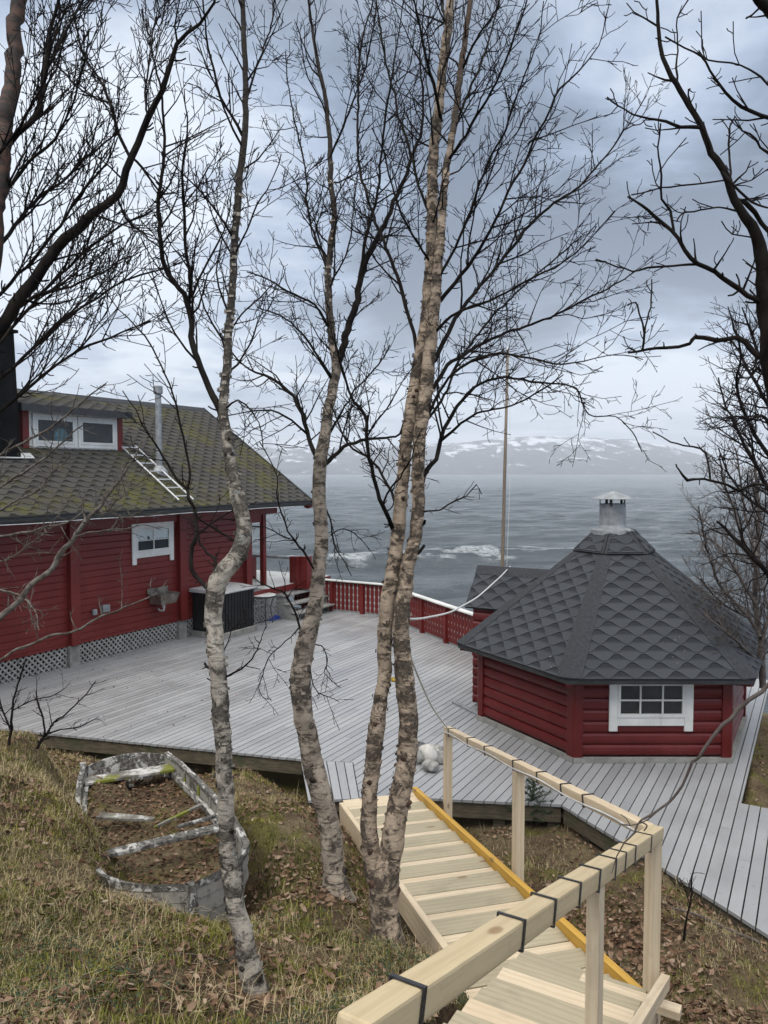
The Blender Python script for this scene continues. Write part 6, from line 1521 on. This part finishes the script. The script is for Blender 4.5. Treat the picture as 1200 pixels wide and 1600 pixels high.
# ------------------------------------------------------------------ ground cover
def nrm_at(x, y):
    e = .04; dzx = (GZ(x+e, y)-GZ(x-e, y))/(2*e); dzy = (GZ(x, y+e)-GZ(x, y-e))/(2*e); n = np.stack([-dzx, -dzy, np.ones_like(x)], -1); return n/np.linalg.norm(n, axis=1)[:, None]
boat_poly = [tuple(BPt(s, bhalf(s)-.01, 0))[:2] for s in np.linspace(0, 1, 14)]+[tuple(BPt(s, -bhalf(s)+.01, 0))[:2] for s in np.linspace(1, 0, 14)]
def sample(n, dens=None, near=1.3, far=10.6, keepout=True):
    """points on the slope, uniform in area; dens(x,y) in 0..1 thins them"""
    xs, ys = [], []; got = 0; n = int(n*1.45)
    while got < n:
        y = rng.uniform(near, far, n*2); x = rng.uniform(-6.8, 6.4, n*2)
        k = np.abs(x) < (y*.58+1.25)
        k &= ~inpoly(x, y, deck_poly); ib = inpoly(x, y, boat_poly) & k
        if ib.any():
            j = np.where(ib)[0]; s_ = ((x[j]-BS.x)*BA.x+(y[j]-BS.y)*BA.y)/(BA.x**2+BA.y**2)/BLEN
            k[j] = GZ(x[j], y[j]) > BS.z+BA.z*BLEN*s_-.17
        if keepout: k &= ~inpoly(x, y, st_poly) & ~inpoly(x, y, up_poly)
        k &= rng.random(n*2) < np.clip(2.6/np.maximum(y-1.2, .8), .22, 1)          # thinner where it is far and small
        x, y = x[k], y[k]
        if dens is not None: q = rng.random(len(x)) < dens(x, y); x, y = x[q], y[q]
        xs.append(x); ys.append(y); got += len(x)
    return np.concatenate(xs)[:n], np.concatenate(ys)[:n]
right = lambda x, y: np.clip((x-.55-.10*(8-y))*2.2, 0, 1)               # right of the stairs: brown litter
ptch = lambda x, y, s, f=1.2: fbm(x*f, y*f, s, 4)/.94
def m_leafy(name, stops, rough=.8, trans=0.0):
    m, nt, b = newmat(name); c = RAMP(nt, attr(nt), stops); setc(nt, b, c); b.inputs['Roughness'].default_value = rough; b.inputs['Specular IOR Level'].default_value = .2
    return m
M['straw'] = m_leafy('dry and green grass', [(0, (.42, .335, .20)), (.40, (.30, .25, .125)), (.62, (.22, .20, .07)), (.85, (.08, .095, .022)), (1, (.085, .09, .016))])
M['leaf'] = m_leafy('fallen leaves', [(0, (.060, .030, .018)), (.35, (.14, .080, .046)), (.65, (.20, .13, .085)), (.88, (.28, .20, .14)), (1, (.34, .26, .19))], .7)
M['moss'] = m_leafy('moss', [(0, (.075, .078, .020)), (.5, (.155, .155, .034)), (1, (.26, .24, .045))], .9)
M['ling'] = m_leafy('lingonberry leaves', [(0, (.014, .026, .012)), (.6, (.032, .052, .022)), (.9, (.060, .082, .036)), (1, (.09, .06, .03))], .5)
M['litter'] = m_leafy('twiggy litter', [(0, (.03, .018, .012)), (.5, (.075, .045, .026)), (1, (.15, .105, .06))], .9)
def blades(name, x, y, lo, hi, wd, nper, spread, lean, m, tone_fn, kindtag=True):
    n = len(x)*nper; X = np.repeat(x, nper)+rng.normal(0, spread, n); Y = np.repeat(y, nper)+rng.normal(0, spread, n); Zb = GZ(X, Y)-.008
    L = rng.uniform(lo, hi, n)*np.clip(rng.normal(1, .25, n), .5, 1.6); az = rng.uniform(0, 2*np.pi, n); ln = np.abs(rng.normal(lean, .35, n))
    d = np.stack([np.cos(az), np.sin(az), np.zeros(n)], -1); side = np.stack([-np.sin(az), np.cos(az), np.zeros(n)], -1)
    # combed downslope a little
    d[:, 1] += .5; d /= np.linalg.norm(d, axis=1)[:, None]
    B = np.stack([X, Y, Zb], -1); a1, a2 = ln*.55, ln*1.5
    Mp = B+d*(L*.5*np.sin(a1))[:, None]; Mp[:, 2] += L*.5*np.cos(a1); T = Mp+d*(L*.55*np.sin(np.minimum(a2, 1.9)))[:, None]; T[:, 2] += L*.55*np.cos(np.minimum(a2, 1.9))
    w_ = (wd*rng.uniform(.6, 1.3, n))[:, None]
    Vv = np.stack([B-side*w_, B+side*w_, Mp+side*w_*.8, Mp-side*w_*.8, T], 1).reshape(-1, 3); i0 = np.arange(n)*5
    F4 = np.stack([i0, i0+1, i0+2, i0+3], -1); F3 = np.stack([i0+3, i0+2, i0+4], -1)
    tn = np.clip(np.repeat(tone_fn(x, y), nper)+rng.normal(0, .16, n), 0, 1)
    return tag(npmesh(name, Vv, [F4, F3], m, tone=np.repeat(tn, 5)), kind='stuff')
grn = lambda x, y: np.clip((ptch(x, y, 51, 1.0)-.42)*3.2, 0, 1)
x, y = sample(6000, lambda x, y: np.clip((ptch(x, y, 61, 1.3)-.42)*4, .02, 1)*(1-.72*right(x, y)))
blades('grass', x, y, .025, .085, .0015, 8, .03, .95, M['straw'], lambda x, y: grn(x, y)*.40)
x, y = sample(520, lambda x, y: np.clip((ptch(x, y, 66, 1.6)-.45)*4, 0, 1)*(1-.6*right(x, y)))
blades('grass', x, y, .10, .24, .0012, 4, .03, 1.1, M['straw'], lambda x, y: np.full(len(x), .08))
x, y = sample(10500, lambda x, y: np.clip((ptch(x, y, 71, 1.5)-.44)*6, 0, 1)*(1-.9*right(x, y)))
blades('moss', x, y, .016, .05, .0034, 8, .026, .55, M['moss'], lambda x, y: np.clip((ptch(x, y, 75, 3)-.2)*1.5, 0, 1))
x, y = sample(8000, lambda x, y: .55+.45*right(x, y))
blades('twig_litter', x, y, .03, .13, .0022, 3, .04, 1.45, M['litter'], lambda x, y: rng.random(len(x)))
def leaves(name, x, y, z, nrm, lo, hi, m, tones, lift=.012, parent=None):
    n = len(x); L = rng.uniform(lo, hi, n); az = rng.uniform(0, 2*np.pi, n); t1 = np.stack([np.cos(az), np.sin(az), np.zeros(n)], -1)
    nr = nrm+rng.normal(0, .38, (n, 3)); nr /= np.linalg.norm(nr, axis=1)[:, None]
    t1 -= nr*(t1*nr).sum(1)[:, None]; t1 /= np.linalg.norm(t1, axis=1)[:, None]; t2 = np.cross(nr, t1)
    C = np.stack([x, y, z+lift*rng.uniform(.2, 1.6, n)], -1); cu = rng.uniform(.05, .42, n)[:, None]; wr = rng.uniform(.55, .9, n)[:, None]; l = L[:, None]
    pts = []
    for a, b_, h in ((-1, 0, .5), (-.45, .72, .9), (.35, .62, .7), (1, 0, .9), (.35, -.62, .7), (-.45, -.72, .9), (-.2, 0, 0), (.35, 0, .05)):
        pts.append(C+t1*l*.5*a+t2*l*.5*wr*b_+nr*l*cu*h*.7)
    Vv = np.stack(pts, 1).reshape(-1, 3); i = np.arange(n)*8
    F4 = np.concatenate([np.stack([i+1, i+6, i+7, i+2], -1), np.stack([i+6, i+5, i+4, i+7], -1)]); F3 = np.concatenate([np.stack([i, i+6, i+1], -1), np.stack([i, i+5, i+6], -1), np.stack([i+7, i+3, i+2], -1), np.stack([i+7, i+4, i+3], -1)])
    return npmesh(name, Vv, [F4, F3], m, parent, tone=np.repeat(tones, 8))
x, y = sample(13000, lambda x, y: np.clip((ptch(x, y, 81, 1.1)-.36)*3.4, .08, 1)*(.75+.25*right(x, y)))
o = leaves('fallen_leaves', x, y, GZ(x, y)+rng.uniform(0, .022, len(x)), nrm_at(x, y), .024, .062, M['leaf'], rng.beta(1.6, 1.9, len(x))); tag(o, kind='stuff')
# leaves blown on the bed of the boat
ss = rng.uniform(.02, .96, 2600); bb_ = rng.uniform(-1, 1, 2600)*np.array([max(.02, bhalf(s)-.07) for s in ss])
pp = np.array([list(BPt(s, b_, bed_z(s, b_)+.004)) for s, b_ in zip(ss, bb_)])
o = leaves('dead_leaves', pp[:, 0], pp[:, 1], pp[:, 2], np.tile(np.array(BZ), (2600, 1)), .022, .05, M['leaf'], rng.beta(1.3, 2.6, 2600), .01, boat); o['kind'] = 'stuff'
# a few leaves blown on the deck
x = rng.uniform(-5.6, -2.2, 200); y = rng.uniform(9.6, 14, 200); k = inpoly(x, y, deck_poly) & (rng.random(200) < .5); x, y = x[k], y[k]
o = leaves('deck_leaves', x, y, np.full(len(x), .003), np.tile(np.array([0, 0, 1.0]), (len(x), 1)), .02, .04, M['leaf'], rng.beta(1.2, 2.5, len(x)), .004); tag(o, kind='stuff')
# lingonberry / heather mats (low leafy ground cover)
x, y = sample(2400, lambda x, y: np.clip((ptch(x, y, 91, 1.25)-.56)*8, 0, 1)*np.clip((4.9-y)*1.1, 0, 1)*(1-right(x, y))+.9*np.clip(1-((x+1.5)**2+(y-3.25)**2)/.5, 0, 1), far=5.2)
X = np.repeat(x, 3)+rng.normal(0, .018, len(x)*3); Y = np.repeat(y, 3)+rng.normal(0, .018, len(x)*3)
o = leaves('lingonberry', X, Y, GZ(X, Y)+rng.uniform(0, .055, len(X)), np.tile(np.array([0, 0, 1.0]), (len(X), 1)), .010, .020, M['ling'], rng.random(len(X)), .006); tag(o, kind='stuff')

# ------------------------------------------------------------------ spruce sapling, sticks
sp0 = G(832, 1292, -.28); spz = thing('spruce_sapling', 'small dark green spruce sapling growing at the deck edge behind the handrail', 'sapling', sp0)
tw = TUBES(); tw.add([sp0-Z*.05, sp0+Z*.30, sp0+Z*.56], [.012, .008, .003], 7); tw.build('trunk', M['twig'], spz)
tw = TUBES(); rg = np.random.default_rng(77)
for k in range(44):
    f = (k+.5)/44; h = .06+.46*f; az = k*2.4+rg.uniform(-.3, .3); L = (.25*(1-f)**.8+.03)*rg.uniform(.7, 1.15); b0 = np.array(sp0)+[0, 0, h]; d = np.array([math.cos(az), math.sin(az), .35+.3*f])
    d = norm(d); tw.add([b0, b0+d*L*.55, b0+d*L-[0, 0, .015]], [.0035, .003, .0015], 4)
    for j in range(int(L*520)):
        g = rg.random(); q = b0+d*L*g; nd = norm(d*.8+rg.normal(0, .65, 3)); tq = norm(np.cross(nd, rg.normal(0, 1, 3))); ln = rg.uniform(.018, .036)
        tw.quad([q-tq*.0022, q+tq*.0022, q+nd*ln+tq*.0014, q+nd*ln-tq*.0014], 0)
M['needle'] = simple('spruce needles', (.016, .034, .014), (.036, .062, .024), 14, .7, 0); tw.build('crown', M['needle'], spz)
def stick(px_list, z, r, label, mt='twiggrey'):
    P = [];
    for px, row in px_list:
        p = G(px, row, z); p.z = float(GZ(p.x, p.y))+r+.012; P.append(list(p))
    Q, _ = catmull(np.array(P), .05); tw = TUBES(); tw.add(Q, np.linspace(r, r*.55, len(Q)), 7, 0, .15); tag(tw.build('fallen_stick', M[mt], None), label, 'stick')
stick([(1195, 1468), (1140, 1447), (1085, 1432), (1045, 1418), (1025, 1405)], .08, .014, 'long pale fallen stick on the ground right of the stairs')
stick([(255, 1520), (300, 1503), (350, 1490), (372, 1478)], .95, .004, 'thin dry stalk lying on the bank left of the crooked birch', 'twigpale')
stick([(100, 1545), (170, 1520), (230, 1512)], 1.1, .004, 'thin dry stalk lying on the leafy bank at the lower left', 'twigpale')
sapR = trace([(1068, 1462, 4), (1075, 1430, 3), (1080, 1395, 3), (1082, 1370, 2), (1088, 1345, 1.5)], 5.35, 5.3, .02, 400, .04); gz0 = float(GZ(*sapR[0][0][:2]))
sapR[0][0][2] = gz0-.03
tree('shrub', 'single thin leafless stem growing right of the stairs below the deck edge', 'shrub', [(sapR, .5)], [trace([(1078, 1415, 2), (1070, 1390, 1.5), (1062, 1372, 1)], 5.33, 5.3, .02, 401, .03)], M['twig'], M['twig'], tuple(sapR[0][0]), 41, [((0, 1), dict(den=9, Lr=(.05, .2), f0=.15, up=.4))], sides=6)
